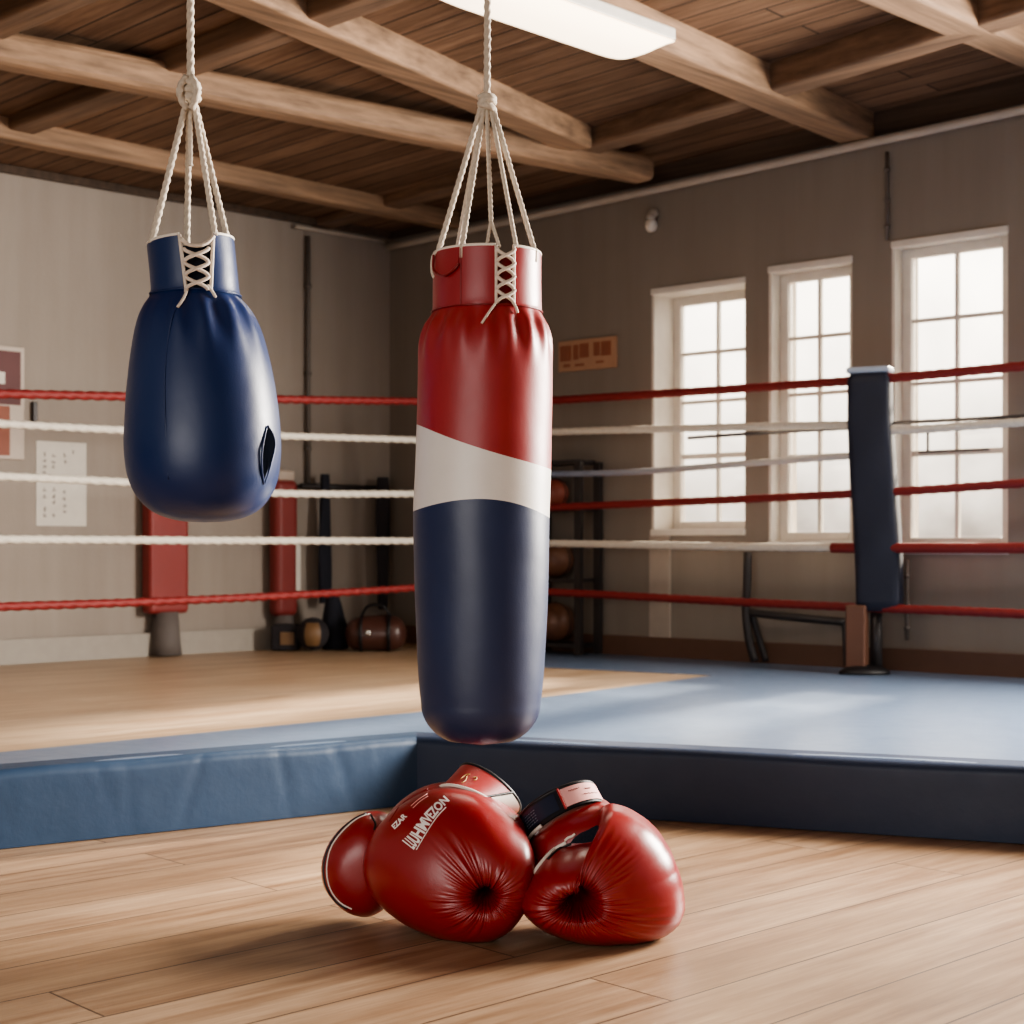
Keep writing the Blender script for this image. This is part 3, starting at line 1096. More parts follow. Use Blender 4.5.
# equipment rack behind the tall bag
c = on_r(562, 600, .15)
er = thing('equipment_rack', Vector((c.x, c.y, PZ)), 'dark open rack of gym kit standing half behind the tall bag', 'rack')
RW, RH, RDp = .46, 1.30, .21
xs = RD; ys = -RN
for sx in (-1, 1):
    for sy in (-1, 1):
        m = MB(); m.box(c * 1 + xs * (sx * RW / 2) + ys * (sy * RDp / 2) + UP * (PZ + RH / 2 + .001 - c.z), (.05, .04, RH), (xs, ys, UP))
        m.build('upright', M['dark_metal'], er, smooth=False)
shz = [PZ + .06, PZ + .50, PZ + .98, PZ + RH]
for z in shz:
    m = MB(); m.box(Vector((c.x, c.y, z)), (RW - .05, RDp, .03), (xs, ys, UP))
    m.build('shelf', M['dark_metal'], er, smooth=False)
for (sx, zi, r_, mt, lb) in ((-.05, 0, .135, 'ball_brown', 'large brown leather ball on the lowest shelf of the dark rack'),
                             (-.05, 1, .125, 'ball_brown', 'brown leather ball on the middle shelf of the dark rack'),
                             (-.06, 2, .10, 'ball_red', 'rust red ball on the upper shelf of the dark rack')):
    p = Vector((c.x, c.y, shz[zi] + .015 + r_)) + xs * sx - ys * .01
    m = MB(); m.ball(p, r_, 26, 18)
    ob = thing('medicine_ball', p - UP * r_, lb, 'ball', 'balls on the dark rack')
    m.build('ball', M[mt], ob)
    m = MB(); m.tube([p + xs * (r_ * 1.0 * math.cos(a_)) + UP * (r_ * 1.0 * math.sin(a_)) - ys * .0 for a_ in np.linspace(0, 2 * PI, 40)[:-1]], .005, 6, closed=True)
    m.build('seam', M['black'], ob)

# sign board on the right wall
m = MB(); cc, D, L_, z0_, z1_ = wall_quad(m, 560, 618, 339, 370, RN, .002, .02)
sb = thing('sign_board', Vector((cc.x, cc.y, z0_)), 'tan sign board with rust red blocks of worn lettering on the window wall', 'sign')
bevel(m.build('board', M['sign_face'], sb, smooth=False), .004)
m = MB()
H_ = z1_ - z0_
for (u0, u1, v0, v1) in ((.04, .24, .34, .84), (.27, .36, .36, .84), (.38, .54, .40, .86), (.62, .73, .42, .86), (.75, .92, .40, .86),
                         (.10, .22, .14, .24), (.30, .46, .14, .22), (.66, .80, .18, .25)):
    n_ = max(2, int((u1 - u0) / .05))
    for q in range(n_):
        ua, ub = u0 + (u1 - u0) * q / n_, u0 + (u1 - u0) * (q + .86) / n_
        m.box(Vector((cc.x, cc.y, z0_ + H_ * (v0 + v1) / 2)) + D * (L_ * ((ua + ub) / 2 - .5)) + RN * .0115, (L_ * (ub - ua), .003, H_ * (v1 - v0)), (D, RN, UP))
m.build('lettering', M['sign_red'], sb, smooth=False)

# small wall lamp under the pipe
p = on_r(651, 222, .05)
wlm = thing('wall_lamp', p - RN * .05, 'small pale bulkhead lamp high on the wall above the sign', 'lamp')
m = MB(); m.tube([p + UP * .06 - RN * .05, p + UP * .06 + RN * .0], .03, 14); m.tube([p + UP * .055, p + UP * .02], [.02, .035], 14)
m.build('bracket', M['pipe'], wlm)
m = MB(); m.ball(p - UP * .02, .042, 18, 12, (1, 1, 1.15))
m.build('lamp_globe', M['white_trim'], wlm)


# ------------------------------------------------------------------ hanging bags
class Lathe:
    """bag surface from pixel rows (y, centre, radius) at depth D"""

    def __init__(self, rows, D, seg=160, folds=None):
        self.D = D
        self.k = D / F
        ys = [r[0] for r in rows]
        self.rows = rows
        self.ys = np.array(ys, float); self.cs = np.array([r[1] for r in rows], float); self.rs_ = np.array([r[2] for r in rows], float)
        self.folds = folds
        self.seg = seg

    def cr(self, y):
        return float(np.interp(y, self.ys, self.cs)), float(np.interp(y, self.ys, self.rs_))

    def point(self, y, a, off=0.0):
        c, r = self.cr(y)
        base = P(c, y, self.D)
        rr = r * self.k
        base.z = 1 - (y - HZ) / F * (self.D - .85 * rr)
        if self.folds: rr *= 1 + self.folds(y, a)
        rr += off
        return Vector((base.x + rr * math.sin(a), base.y - rr * math.cos(a), base.z))

    def front(self, px, py, off=0.0):
        c, r = self.cr(py)
        s_ = max(-.999, min(.999, (px - c) / r))
        return self.point(py, math.asin(s_), off)

    def mesh(self, y0, y1, n, mb=None, cap_bottom=True):
        mb = mb or MB()
        # smooth rows with dense sampling
        A = np.zeros((n, self.seg, 3))
        for i in range(n):
            y = y0 + (y1 - y0) * i / (n - 1)
            for j in range(self.seg):
                A[i, j] = self.point(y, 2 * PI * j / self.seg)
        mb.grid(A, True, True)
        if cap_bottom:
            mb.add(A[-1].tolist(), [tuple(range(self.seg))])
        return mb


def dense(rows, step=2.0):
    """smooth (y, c, r) rows by monotone-ish cubic (Catmull-Rom) resampling"""
    pts = [Vector(r) for r in rows]
    out = smoothpath(pts, max(40, int((rows[-1][0] - rows[0][0]) / step)))
    res, last = [], -1e9
    for p in out:
        if p.x > last + 1e-3:
            res.append((p.x, p.y, max(0.3, p.z))); last = p.x
    return res


def strand(m, A, B, r, sag=0.0, bow=Vector((0, 0, 0))):
    mid = (A + B) / 2 + bow
    path = smoothpath([A, mid, B], max(30, int((B - A).length / .0045)))
    m.tube(path, r, 12, lobes=3, pitch=r * 8, depth=.34)


def knot(m, c, r, w, h, turns=3, seed=0):
    rg = random.Random(seed)
    for k in range(turns):
        z = c.z + h * (k / max(1, turns - 1) - .5)
        tilt = rg.uniform(-.5, .5)
        ring = []
        for i in range(30):
            a = 2 * PI * i / 30
            ring.append(Vector((c.x + w * math.cos(a), c.y + w * math.sin(a), z + tilt * w * math.cos(a + k))))
        m.tube(ring, r, 10, closed=True, lobes=3, pitch=r * 8, depth=.3)


def lace_set(lt, m, xl0, xr0, yt, xl1, xr1, yb, n, r, off=.004):
    """criss-cross lacing between two eyelet edges on the bag surface"""
    for i in range(n):
        u0, u1 = i / n, (i + 1) / n
        ya, yb_ = yt + (yb - yt) * u0, yt + (yb - yt) * u1
        la, ra = xl0 + (xl1 - xl0) * u0, xr0 + (xr1 - xr0) * u0
        lb, rb = xl0 + (xl1 - xl0) * u1, xr0 + (xr1 - xr0) * u1
        for (p, q, o2) in (((la, ya), (rb, yb_), off), ((ra, ya), (lb, yb_), off + r)):
            pts = []
            for k in range(9):
                t_ = k / 8
                # each run bows outwards, so the gap reads as a small eye
                x = p[0] + (q[0] - p[0]) * (0.5 - 0.5 * math.cos(PI * t_))
                y = p[1] + (q[1] - p[1]) * t_
                pts.append(lt.front(x, y, o2 + r * .6 * math.sin(PI * t_)))
            m.tube(pts, r, 8)


# --- tall red / white / navy bag
rowsR = dense([(246, 487.5, 53.0), (262, 487.3, 53), (285, 487, 53.2), (303, 487, 53.6), (310, 486.8, 56), (320, 486, 61), (332, 485.6, 65), (348, 485.3, 67),
               (380, 485, 67.6), (424, 484, 67.8), (470, 483, 68), (510, 481.6, 68), (560, 481.5, 67.2), (610, 481.3, 66), (660, 481, 64), (690, 481, 62.2), (708, 481, 60.2)], 1.5)
yb0, R0 = 708, 60.2
for k in range(1, 22):
    t_ = k / 21 * PI / 2
    rowsR.append((yb0 + 37 * math.sin(t_) + k * .01, 481, max(.4, 22 + (R0 - 22) * math.cos(t_) if k < 21 else .4)))
rgf = np.random.RandomState(3)
fold_a = [(rgf.randint(7, 22), rgf.uniform(0, 6.28), rgf.uniform(.5, 1)) for _ in range(7)]


def foldsR(y, a):
    if y < 304: return .004 * math.sin(3 * a + y * .05)
    e = math.exp(-((y - 318) / 26.0) ** 2) if y > 318 else (y - 304) / 14.0
    v = sum(w * math.sin(n_ * a + ph) for n_, ph, w in fold_a) / 4.0
    v = abs(v) ** .8 * (1 if v > 0 else -1)
    return .055 * e * v + .004 * math.sin(2 * a + y * .02) + .003 * math.sin(5 * a - y * .03)


DR = 4.0
LR = Lathe(rowsR, DR, 180, foldsR)
axis = P(482, 745, DR)
rb = thing('punching_bag', axis, 'tall red, white and navy heavy bag hanging on a rope bridle above the mat edge', 'punching bag', None)
# body material: red above, white wave, navy below
t = NT('striped bag leather')
sx = t.n('ShaderNodeSeparateXYZ'); t.l(t.coord('Object'), sx.inputs[0])


def polyz(pts):
    X = np.array([(p[0] - 482) / F * DR for p in pts]); Z = np.array([-(p[1] - 745) / F * DR for p in pts])
    return np.polyfit(X, Z, 3)


def polynode(co):
    v = sx.outputs[0]
    acc = t.math('MULTIPLY_ADD', v, float(co[0]), float(co[1]))
    acc = t.math('MULTIPLY_ADD', acc, v, float(co[2]))
    return t.math('MULTIPLY_ADD', acc, v, float(co[3]))


e1 = t.math('GREATER_THAN', sx.outputs[2], polynode(polyz([(415, 424), (432, 433), (450, 441), (484, 453), (520, 463), (551, 470)])))
e2 = t.math('GREATER_THAN', sx.outputs[2], polynode(polyz([(413, 512), (440, 505), (468, 501.5), (485, 501), (505, 503), (527, 508), (549, 518)])))
co = t.coord()
nz = t.noise(co, 6, 5)
redc = t.mix(nz, lin((136, 34, 38)), lin((162, 46, 48)))
navc = t.mix(nz, lin((32, 42, 72)), lin((40, 52, 88)))
whc = t.mix(nz, lin((206, 200, 194)), lin((230, 224, 218)))
cc_ = t.mix(e1, t.mix(e2, navc, whc), redc)
t.l(cc_, t.b.inputs['Base Color'])
t.l(t.math('MULTIPLY_ADD', t.noise(co, 14, 4), .14, .36), t.b.inputs['Roughness'])
t.b.inputs['Coat Weight'].default_value = .12; t.b.inputs['Coat Roughness'].default_value = .3
vv = t.n('ShaderNodeTexVoronoi'); vv.inputs['Scale'].default_value = 230; t.l(co, vv.inputs['Vector'])
t.l(t.bump(t.noise(co, 8, 5), .08, .02, t.bump(vv.outputs['Distance'], .06, .002)), t.b.inputs['Normal'])
M['bag_striped'] = t.mat
M['bag_red'] = leather('red bag leather', (154, 40, 44), .38, .9, .15, .1)
body = LR.mesh(304, rowsR[-1][0], 220)
body.build('bag_body', M['bag_striped'], rb)


def collar(lt, y0, y1, n, gap0, gap1, thick):
    """collar shell with a laced slit between the two angles"""
    m = MB()
    seg = 120
    outer = np.zeros((n, seg, 3)); inner = np.zeros((n, seg, 3))
    for i in range(n):
        y = y0 + (y1 - y0) * i / (n - 1)
        g0, g1 = gap0(y), gap1(y)
        for j in range(seg):
            a = g1 + (2 * PI - (g1 - g0)) * j / (seg - 1)
            outer[i, j] = lt.point(y, a, .003)
            inner[i, j] = lt.point(y, a, .003 - thick)
    m.grid(outer, False, True); m.grid(inner, False, False)
    # edges
    m.grid(np.stack([outer[0], inner[0]]), False, False)
    m.grid(np.stack([outer[:, 0], inner[:, 0]]), False, False)
    m.grid(np.stack([outer[:, -1], inner[:, -1]]), False, True)
    return m


gl = lambda y: math.asin((496.5 - LR.cr(y)[0]) / LR.cr(y)[1])
gr = lambda y: math.asin((513 - LR.cr(y)[0]) / LR.cr(y)[1])
collar(LR, 246, 306, 30, gl, gr, .007).build('collar', M['bag_red'], rb)
m = MB()
A = np.zeros((14, 20, 3))
for i in range(14):
    y = 256 + 52 * i / 13
    for j in range(20):
        a = gl(y) - .12 + (gr(y) - gl(y) + .24) * j / 19
        A[i, j] = LR.point(y, a, -.012)
m.grid(A, False, True)
m.build('tongue', M['glove_deep'], rb)
m = MB()
pts = [LR.point(246, a, .0) for a in np.linspace(gr(246), gl(246) + 2 * PI, 100)]
m.tube(pts, .0042, 8)
m.build('rim_piping', M['white_leather'], rb)
# lacing
m = MB()
for xx in (496.5, 513):
    m.tube([LR.front(xx, y, .004) for y in np.linspace(247, 305, 24)], .0042, 8)
lace_set(LR, m, 497, 512.5, 250, 497, 512.5, 304, 4, .0046, .006)
m.tube(smoothpath([LR.front(497, 303, .008), LR.front(491, 312, .008), LR.front(483, 325, .006)], 16), .0034, 8)
m.tube(smoothpath([LR.front(512, 303, .008), LR.front(515, 309, .008), LR.front(517, 313, .006)], 12), .0034, 8)
m.build('laces', M['lace'], rb)
# seams and the little pocket fold on the collar
m = MB()
m.tube([LR.front(463, y, .0035) for y in np.linspace(249, 306, 20)], .0016, 6)
m.tube([LR.point(305.5, a, .0035) for a in np.linspace(-PI / 2 * 1.1, PI / 2 * 1.1, 80)], .0018, 6)
m.build('seam', M['glove_deep'], rb)
m = MB()
A = np.zeros((9, 13, 3))
for i in range(9):
    for j in range(13):
        x = 439 + 22 * j / 12
        u = (x - 450) / 11
        yb_ = 274 - 7 * u * u
        y = 251 + (yb_ - 251) * i / 8
        A[i, j] = LR.front(x, y, .004 + .006 * (i / 8) ** 2)
m.grid(A, False, True)
m.build('pocket_flap', M['bag_red'], rb)
m = MB(); m.tube(smoothpath([LR.front(437.5, 250, .008), LR.front(438, 262, .011), LR.front(441, 270, .012), LR.front(450, 274.5, .012), LR.front(459, 269, .012), LR.front(462, 264, .009)], 30), .0028, 8)
m.build('flap_edge', M['glove_deep'], rb)
# rope bridle
kt = P(487, 103, DR)
m = MB()
top = P(489.5, -40, DR); top = Vector((top.x, DR, zp(top.x, DR)))
strand(m, kt, top, .0088)
m.build('hanging_rope', M['hemp'], rb)
m = MB(); knot(m, kt + UP * .0, .0085, .017, .022, 3, 1); m.ball(kt, .019, 12, 8)
m.build('knot', M['hemp'], rb)
for (px, front, rr) in ((438.5, True, .0074), (463, True, .0070), (516.5, True, .0056), (535, True, .0068), (520, False, .0054), (452, False, .0054)):
    c_, r_ = LR.cr(246)
    a = math.asin(max(-.98, min(.98, (px - c_) / r_)))
    if not front: a = PI - a
    B_ = LR.point(246, a, -.001)
    m = MB()
    strand(m, kt + Vector(((px - 487) * .00032, 0 if front else .012, -.012)), B_ - UP * .006, rr)
    if px in (463, 535) and front:
        m.tube([B_ + UP * .004, B_ - UP * .03], .006, 8)
    m.build('bridle_strand', M['hemp'], rb)
m = MB()
sp = P(491, 221, DR - .10)
strand(m, kt - UP * .012, sp, .006)
for px in (487.5, 500):
    c_, r_ = LR.cr(246)
    B_ = LR.point(246, math.asin((px - c_) / r_), -.001)
    strand(m, sp, B_ - UP * .005, .0044)
m.build('bridle_strand', M['hemp'], rb)
m = MB()
m.tube(smoothpath([LR.front(439, 246, .001), LR.front(436.5, 252, .008), LR.front(434.8, 264, .006), LR.front(436, 272, .004)], 20), .0042, 8)
m.build('rope_loop', M['hemp'], rb)

# --- blue teardrop bag
rowsB = dense([(235, 190.5, 41.5), (250, 192, 41.8), (270, 194, 42.2), (288, 195.5, 43), (293, 195.8, 45.5), (300, 196.5, 51), (312, 197.5, 57.5), (330, 199, 63.5), (355, 200.5, 69), (385, 201.8, 73.5), (415, 202.7, 76.4),
               (440, 203, 77.6), (460, 203.2, 76.6), (476, 203.5, 74), (488, 203.8, 69.8), (498, 204, 64), (506, 204.3, 57), (512.5, 204.6, 48.5), (517.5, 205, 37), (520.5, 205, 25), (522, 205, 12), (522.4, 205, .5)], .8)
fold_b = [(rgf.randint(6, 18), rgf.uniform(0, 6.28), rgf.uniform(.5, 1)) for _ in range(6)]


def foldsB(y, a):
    if y < 289: return .006 * math.sin(4 * a + y * .06)
    e = math.exp(-((y - 303) / 30.0) ** 2) if y > 303 else (y - 289) / 14.0
    v = sum(w * math.sin(n_ * a + ph) for n_, ph, w in fold_b) / 4.0
    v = abs(v) ** .8 * (1 if v > 0 else -1)
    return .075 * e * v + .006 * math.sin(2 * a + y * .015) - .010 * math.exp(-((a + .27) / .035) ** 2) * (1 if y < 470 else 0)


DB = 4.1
LB = Lathe(rowsB, DB, 180, foldsB)
axis = P(204, 521, DB)
bb = thing('punching_bag', axis, 'navy blue teardrop punching bag with pale laced collar hanging at the left', 'punching bag')
LB.mesh(289, rowsB[-1][0], 260).build('bag_body', M['bag_blue'], bb)


def tiltB(y, a):
    return y


class TiltLathe(Lathe):
    """collar whose top edge is higher on its right"""
    def point(self, y, a, off=0.0):
        p = Lathe.point(self, y, a, off)
        k = max(0.0, min(1.0, (292 - y) / 57.0))
        p.z += k * .0105 * math.sin(a)
        return p


LC = TiltLathe(rowsB, DB, 180, foldsB)
gl = lambda y: math.asin((np.interp(y, [235, 292], [188, 193]) - LC.cr(y)[0]) / LC.cr(y)[1])
gr = lambda y: math.asin((np.interp(y, [235, 292], [219, 217.5]) - LC.cr(y)[0]) / LC.cr(y)[1])
collar(LC, 235, 291, 28, gl, gr, .007).build('collar', M['bag_blue'], bb)
m = MB()
A = np.zeros((14, 20, 3))
for i in range(14):
    y = 246 + 46 * i / 13
    for j in range(20):
        a = gl(y) - .12 + (gr(y) - gl(y) + .24) * j / 19
        A[i, j] = LC.point(y, a, -.014)
m.grid(A, False, True)
m.build('tongue', M['lining'], bb)
m = MB()
m.tube([LC.point(235, a, .0) for a in np.linspace(gr(235), gl(235) + 2 * PI, 100)], .0045, 8)
m.build('rim_piping', M['white_leather'], bb)
m = MB()
xl = lambda y: np.interp(y, [235, 292], [188.5, 195.5]); xr = lambda y: np.interp(y, [235, 292], [218.5, 217.5])
m.tube([LC.front(xl(y), y, .004) for y in np.linspace(236, 293, 24)], .0048, 8)
m.tube([LC.front(xr(y), y, .004) for y in np.linspace(240, 291, 24)], .0048, 8)
m.tube(smoothpath([LC.front(190, 240, .006), LC.front(197, 246.5, .008), LC.front(206, 248, .009), LC.front(213, 245, .008), LC.front(219, 238, .005)], 24), .0048, 8)
lace_set(LC, m, 193, 214, 250, 196, 215, 291, 3, .0052, .007)
m.tube(smoothpath([LC.front(197, 291, .008), LC.front(195, 300, .008), LB.front(191, 309, .006)], 14), .004, 8)
m.tube(smoothpath([LC.front(214, 286, .008), LC.front(218, 291, .008), LB.front(223, 297, .006)], 14), .004, 8)
m.build('laces', M['lace'], bb)
m = MB()
m.tube([LB.point(289.5, a, .004) for a in np.linspace(-PI / 2 * 1.1, PI / 2 * 1.1, 80)], .0018, 6)
m.tube(smoothpath([LB.front(194, 300, .001), LB.front(187, 315, .001), LB.front(182, 340, .001), LB.front(180, 380, .001), LB.front(182, 430, .001), LB.front(184, 480, .001)], 60), .0026, 6)
m.build('seam', M['bag_blue'], bb)
# torn flap low on the right side, shade inside painted as a flat patch
m = MB()
tear = [(272.5, 423), (276.5, 430), (277.5, 440), (275, 455), (272, 468), (269, 478), (267.5, 470), (268, 455), (268.5, 440), (270, 430)]
ctr = (272, 448)
ring = [LB.front(x, y, .0025) for x, y in tear]
m.add([LB.front(ctr[0], ctr[1], .003)] + ring, [(0, 1 + i, 1 + (i + 1) % len(ring)) for i in range(len(ring))])
m.build('torn_opening_shade', M['hollow_shade'], bb, smooth=False)
m = MB()
m.tube(smoothpath([LB.front(271.5, 424, .001), LB.front(269, 440, .003), LB.front(267.5, 452, .004), LB.front(267.5, 470, .003), LB.front(268.5, 483, .001)], 24), .0024, 8)
m.tube(smoothpath([LB.front(272.5, 423, .001), LB.front(276.5, 432, .002), LB.front(277.5, 444, .002), LB.front(274.5, 462, .002), LB.front(269, 483, .001)], 24), .002, 8)
m.build('torn_edge', M['bag_blue'], bb)
# rope bridle
kt = P(190.5, 92, DB)
m = MB()
tx = P(189.5, -40, DB)
strand(m, kt, Vector((tx.x, DB, zp(tx.x, DB))), .0098)
m.build('hanging_rope', M['hemp'], bb)
m = MB()
knot(m, kt - UP * .0, .0105, .019, .034, 3, 5)
for sg in (-1, 1):
    lp = [kt + Vector((sg * (.006 + .016 * math.sin(PI * t_)), -.02 - .01 * math.sin(PI * t_), .035 - .085 * t_)) for t_ in np.linspace(0, 1, 16)]
    m.tube(lp, .0095, 10, lobes=3, pitch=.07, depth=.3)
m.ball(kt - UP * .005, .022, 12, 8, (1, 1, 1.5))
m.build('knot', M['hemp'], bb)
kb_ = kt - UP * .045
for (px, front, rr) in ((156.5, True, .0085), (178.5, False, .0080), (221, True, .0078), (225.5, False, .0078)):
    c_, r_ = LC.cr(235)
    a = math.asin(max(-.98, min(.98, (px - c_) / r_)))
    if not front: a = PI - a
    B_ = LC.point(235, a, -.001)
    m = MB()
    strand(m, kb_ + Vector(((px - 190) * .0003, 0, .02)), B_ - UP * .006, rr)
    m.build('bridle_strand', M['hemp'], bb)
m = MB()
strand(m, kb_, P(190.5, 166, DB), .0062)
m.build('rope_tail', M['hemp'], bb)


# ------------------------------------------------------------------ boxing gloves
class Blob:
    """closed soft form: outline (pixels) in the upright plane at depth D, front/back thickness in pixels"""

    def __init__(self, outline, centre, D, tf, tb, pole=None, back=(0, 0), dimple=0.0, wr=0.0, nt=90, na=220, pw=.85, seed=1, dw=.20, env=(.12, .30, .95), sclx=1.0, sclz=1.0, kw=12, pe=1.3):
        self.D = D; k = D / F
        cx_, cy_ = centre
        ang = np.array([math.atan2(-(y - cy_), x - cx_) for x, y in outline]); rad = np.array([math.hypot(x - cx_, y - cy_) for x, y in outline])
        od = np.argsort(ang); ang, rad = ang[od], rad[od]
        aa = np.linspace(-PI, PI, 721)[:-1]
        rr = np.interp(aa, np.concatenate([ang - 2 * PI, ang, ang + 2 * PI]), np.concatenate([rad, rad, rad]))
        ker = np.exp(-(np.arange(-30, 31) / float(kw)) ** 2); ker /= ker.sum()
        rr = np.convolve(np.concatenate([rr[-30:], rr, rr[:30]]), ker, 'valid')
        al = np.linspace(-PI, PI, na + 1)[:-1]
        R = np.interp(al, aa, rr)
        # theta spacing denser near the pole
        th = PI * np.linspace(0.004, 1, nt) ** 1.15
        TH_, AL = np.meshgrid(th, al, indexing='ij')
        ct, st = np.cos(TH_), np.sin(TH_)
        f = np.abs(st) ** pw
        ox, oz = ((pole[0] - cx_), -(pole[1] - cy_)) if pole else (0, 0)
        sh = np.clip(ct, 0, 1) ** pe; bh = np.clip(-ct, 0, 1) ** 1.2
        X = R[None, :] * f * np.cos(AL) + ox * sh + back[0] * bh
        Z = R[None, :] * f * np.sin(AL) + oz * sh - back[1] * bh
        X, Z = X * sclx, Z * sclz
        Y = np.where(ct > 0, -tf * np.abs(ct) ** .9, tb * np.abs(ct) ** .95)
        if dimple:
            Y = Y + tf * dimple * np.exp(-(TH_ / dw) ** 2) + tf * .10 * np.exp(-(TH_ / (dw * 2.8)) ** 2)
        G = np.stack([X, Y, Z], -1)
        if wr:
            rg = np.random.RandomState(seed)
            w = np.zeros_like(al)
            for n_ in (17, 23, 31, 43, 57):
                w += rg.uniform(.5, 1) * np.sin(n_ * al + rg.uniform(0, 6.28)) * (.6 + .4 * np.sin(rg.randint(1, 4) * al + rg.uniform(0, 6.28)))
            w = w / 2.2
            w = np.sign(w) * np.abs(w) ** .8
            ln = 1 + .35 * np.sin(3 * al + rg.uniform(0, 6)) + .2 * np.sin(5 * al + rg.uniform(0, 6))   # uneven wrinkle length
            e0, e1_, e2_ = env
            T2 = TH_ / ln[None, :]
            e_ = np.clip((TH_ - e0) / (e1_ - e0), 0, 1) * np.clip((e2_ - T2) / (e2_ - e1_), 0, 1) ** 1.6
            gu = np.gradient(G, axis=0); gv = np.roll(G, -1, 1) - np.roll(G, 1, 1)
            nrm = np.cross(gu, gv); nrm /= np.linalg.norm(nrm, axis=-1, keepdims=True) + 1e-9
            sgn = np.sign((nrm * (G - np.array([0, 0, 0]))).sum(-1).mean()) or 1
            G = G + nrm * sgn * (wr * e_ * w[None, :])[..., None]
        base = P(cx_, cy_, D)
        W = G * k + np.array([base.x, base.y, base.z])
        W[..., 2] = np.maximum(W[..., 2], .0025)
        self.W = W
        self.mb = MB()
        self.mb.grid(W, True)
        self.mb.add(W[0].tolist(), [tuple(range(na - 1, -1, -1))])
        self.bv = self.mb.bvh()


def cast(px, py, bvs, off=.002):
    o_ = Vector((0, 0, 1)); d = Vector(((px - 512) / F, 1, -(py - HZ) / F)).normalized()
    best = None
    for b in bvs:
        h = b.ray_cast(o_, d)
        if h[0] is not None and (best is None or h[3] < best[3]): best = h
    if best is None: return None
    n_ = best[1]
    if n_.dot(d) > 0: n_ = -n_
    return best[0] + n_ * off


def surf_tube(m, pix, bvs, r, off, n=40, seg=8):
    pp = smoothpath([Vector((x, y, 0)) for x, y in pix], n)
    pts = [cast(p.x, p.y, bvs, off) for p in pp]
    pts = [p for p in pts if p is not None]
    if len(pts) > 2:
        # soften jumps
        for _ in range(2):
            pts = [pts[0]] + [(pts[i - 1] + pts[i] * 2 + pts[i + 1]) / 4 for i in range(1, len(pts) - 1)] + [pts[-1]]
        m.tube(pts, r, seg)


def text_mesh(s, bold=.035):
    cu = bpy.data.curves.new('lettering', 'FONT'); cu.body = s; cu.offset = bold; cu.resolution_u = 3
    ob = bpy.data.objects.new('lettering', cu); col.objects.link(ob)
    dg = bpy.context.evaluated_depsgraph_get()
    me = ob.evaluated_get(dg).to_mesh()
    vs = [(v.co.x, v.co.y) for v in me.vertices]; fs = [tuple(p.vertices) for p in me.polygons]
    ob.evaluated_get(dg).to_mesh_clear()
    bpy.data.objects.remove(ob); bpy.data.curves.remove(cu)
    return vs, fs


def print_on(m, s, base_px, bvs, height, off=.0012, squeeze=1.0):
    """lettering along the pixel path base_px (baseline), letters rising 'height' px to the path's left"""
    vs, fs = text_mesh(s)
    x0 = min(v[0] for v in vs); x1 = max(v[0] for v in vs); y1 = max(v[1] for v in vs)
    path = smoothpath([Vector((x, y, 0)) for x, y in base_px], 60)
    out, ok = [], True
    for (x, y) in vs:
        u = (x - x0) / (x1 - x0) * 59
        i = min(int(u), 58); p = path[i].lerp(path[i + 1], u - i)
        d = (path[i + 1] - path[i]).normalized()
        nx, ny = d.y, -d.x
        h = y / y1 * (height(u / 59) if callable(height) else height)
        q = cast(p.x + nx * h, p.y + ny * h, bvs, off)
        if q is None: q = out[-1] if out else Vector((0, 4, 0))
        out.append(q)
    m.add(out, fs)


def loft_cuff(c0, A0, B0_, c1, A1, B1, D, n=14, seg=72, flare=0.0):
    """tapered cuff between two ellipses given in pixels: (x, y, depth px) centres; A, B = (dx, depth, up)"""
    k = D / F

    def ev(u, a, off=0.0):
        cx_ = c0[0] + (c1[0] - c0[0]) * u; cy_ = c0[1] + (c1[1] - c0[1]) * u; cd = c0[2] + (c1[2] - c0[2]) * u
        A = Vector(A0).lerp(Vector(A1), u); B = Vector(B0_).lerp(Vector(B1), u)
        base = P(cx_, cy_, D)
        q = A * math.cos(a) + B * math.sin(a)
        q = q * (1 + off / max(1e-6, q.length * k))
        return Vector((base.x + q.x * k, base.y + (cd + q.y) * k, base.z + q.z * k))
    m = MB()
    Gd = np.zeros((n, seg, 3)); Gi = np.zeros((n, seg, 3))
    for i in range(n):
        for j in range(seg):
            a = 2 * PI * j / seg
            Gd[i, j] = ev(i / (n - 1), a); Gi[i, j] = ev(i / (n - 1), a, -.010)
    m.grid(Gd, True); m.grid(Gi, True, True)
    m.grid(np.stack([Gd[-1], Gi[-1]]), True)
    return m, ev


def patch(ev, u0, u1, a0, a1, off, n=12, k=20):
    m = MB()
    A = np.zeros((n, k, 3))
    for i in range(n):
        for j in range(k):
            A[i, j] = ev(u0 + (u1 - u0) * i / (n - 1), a0 + (a1 - a0) * j / (k - 1), off)
    m.grid(A)
    return m


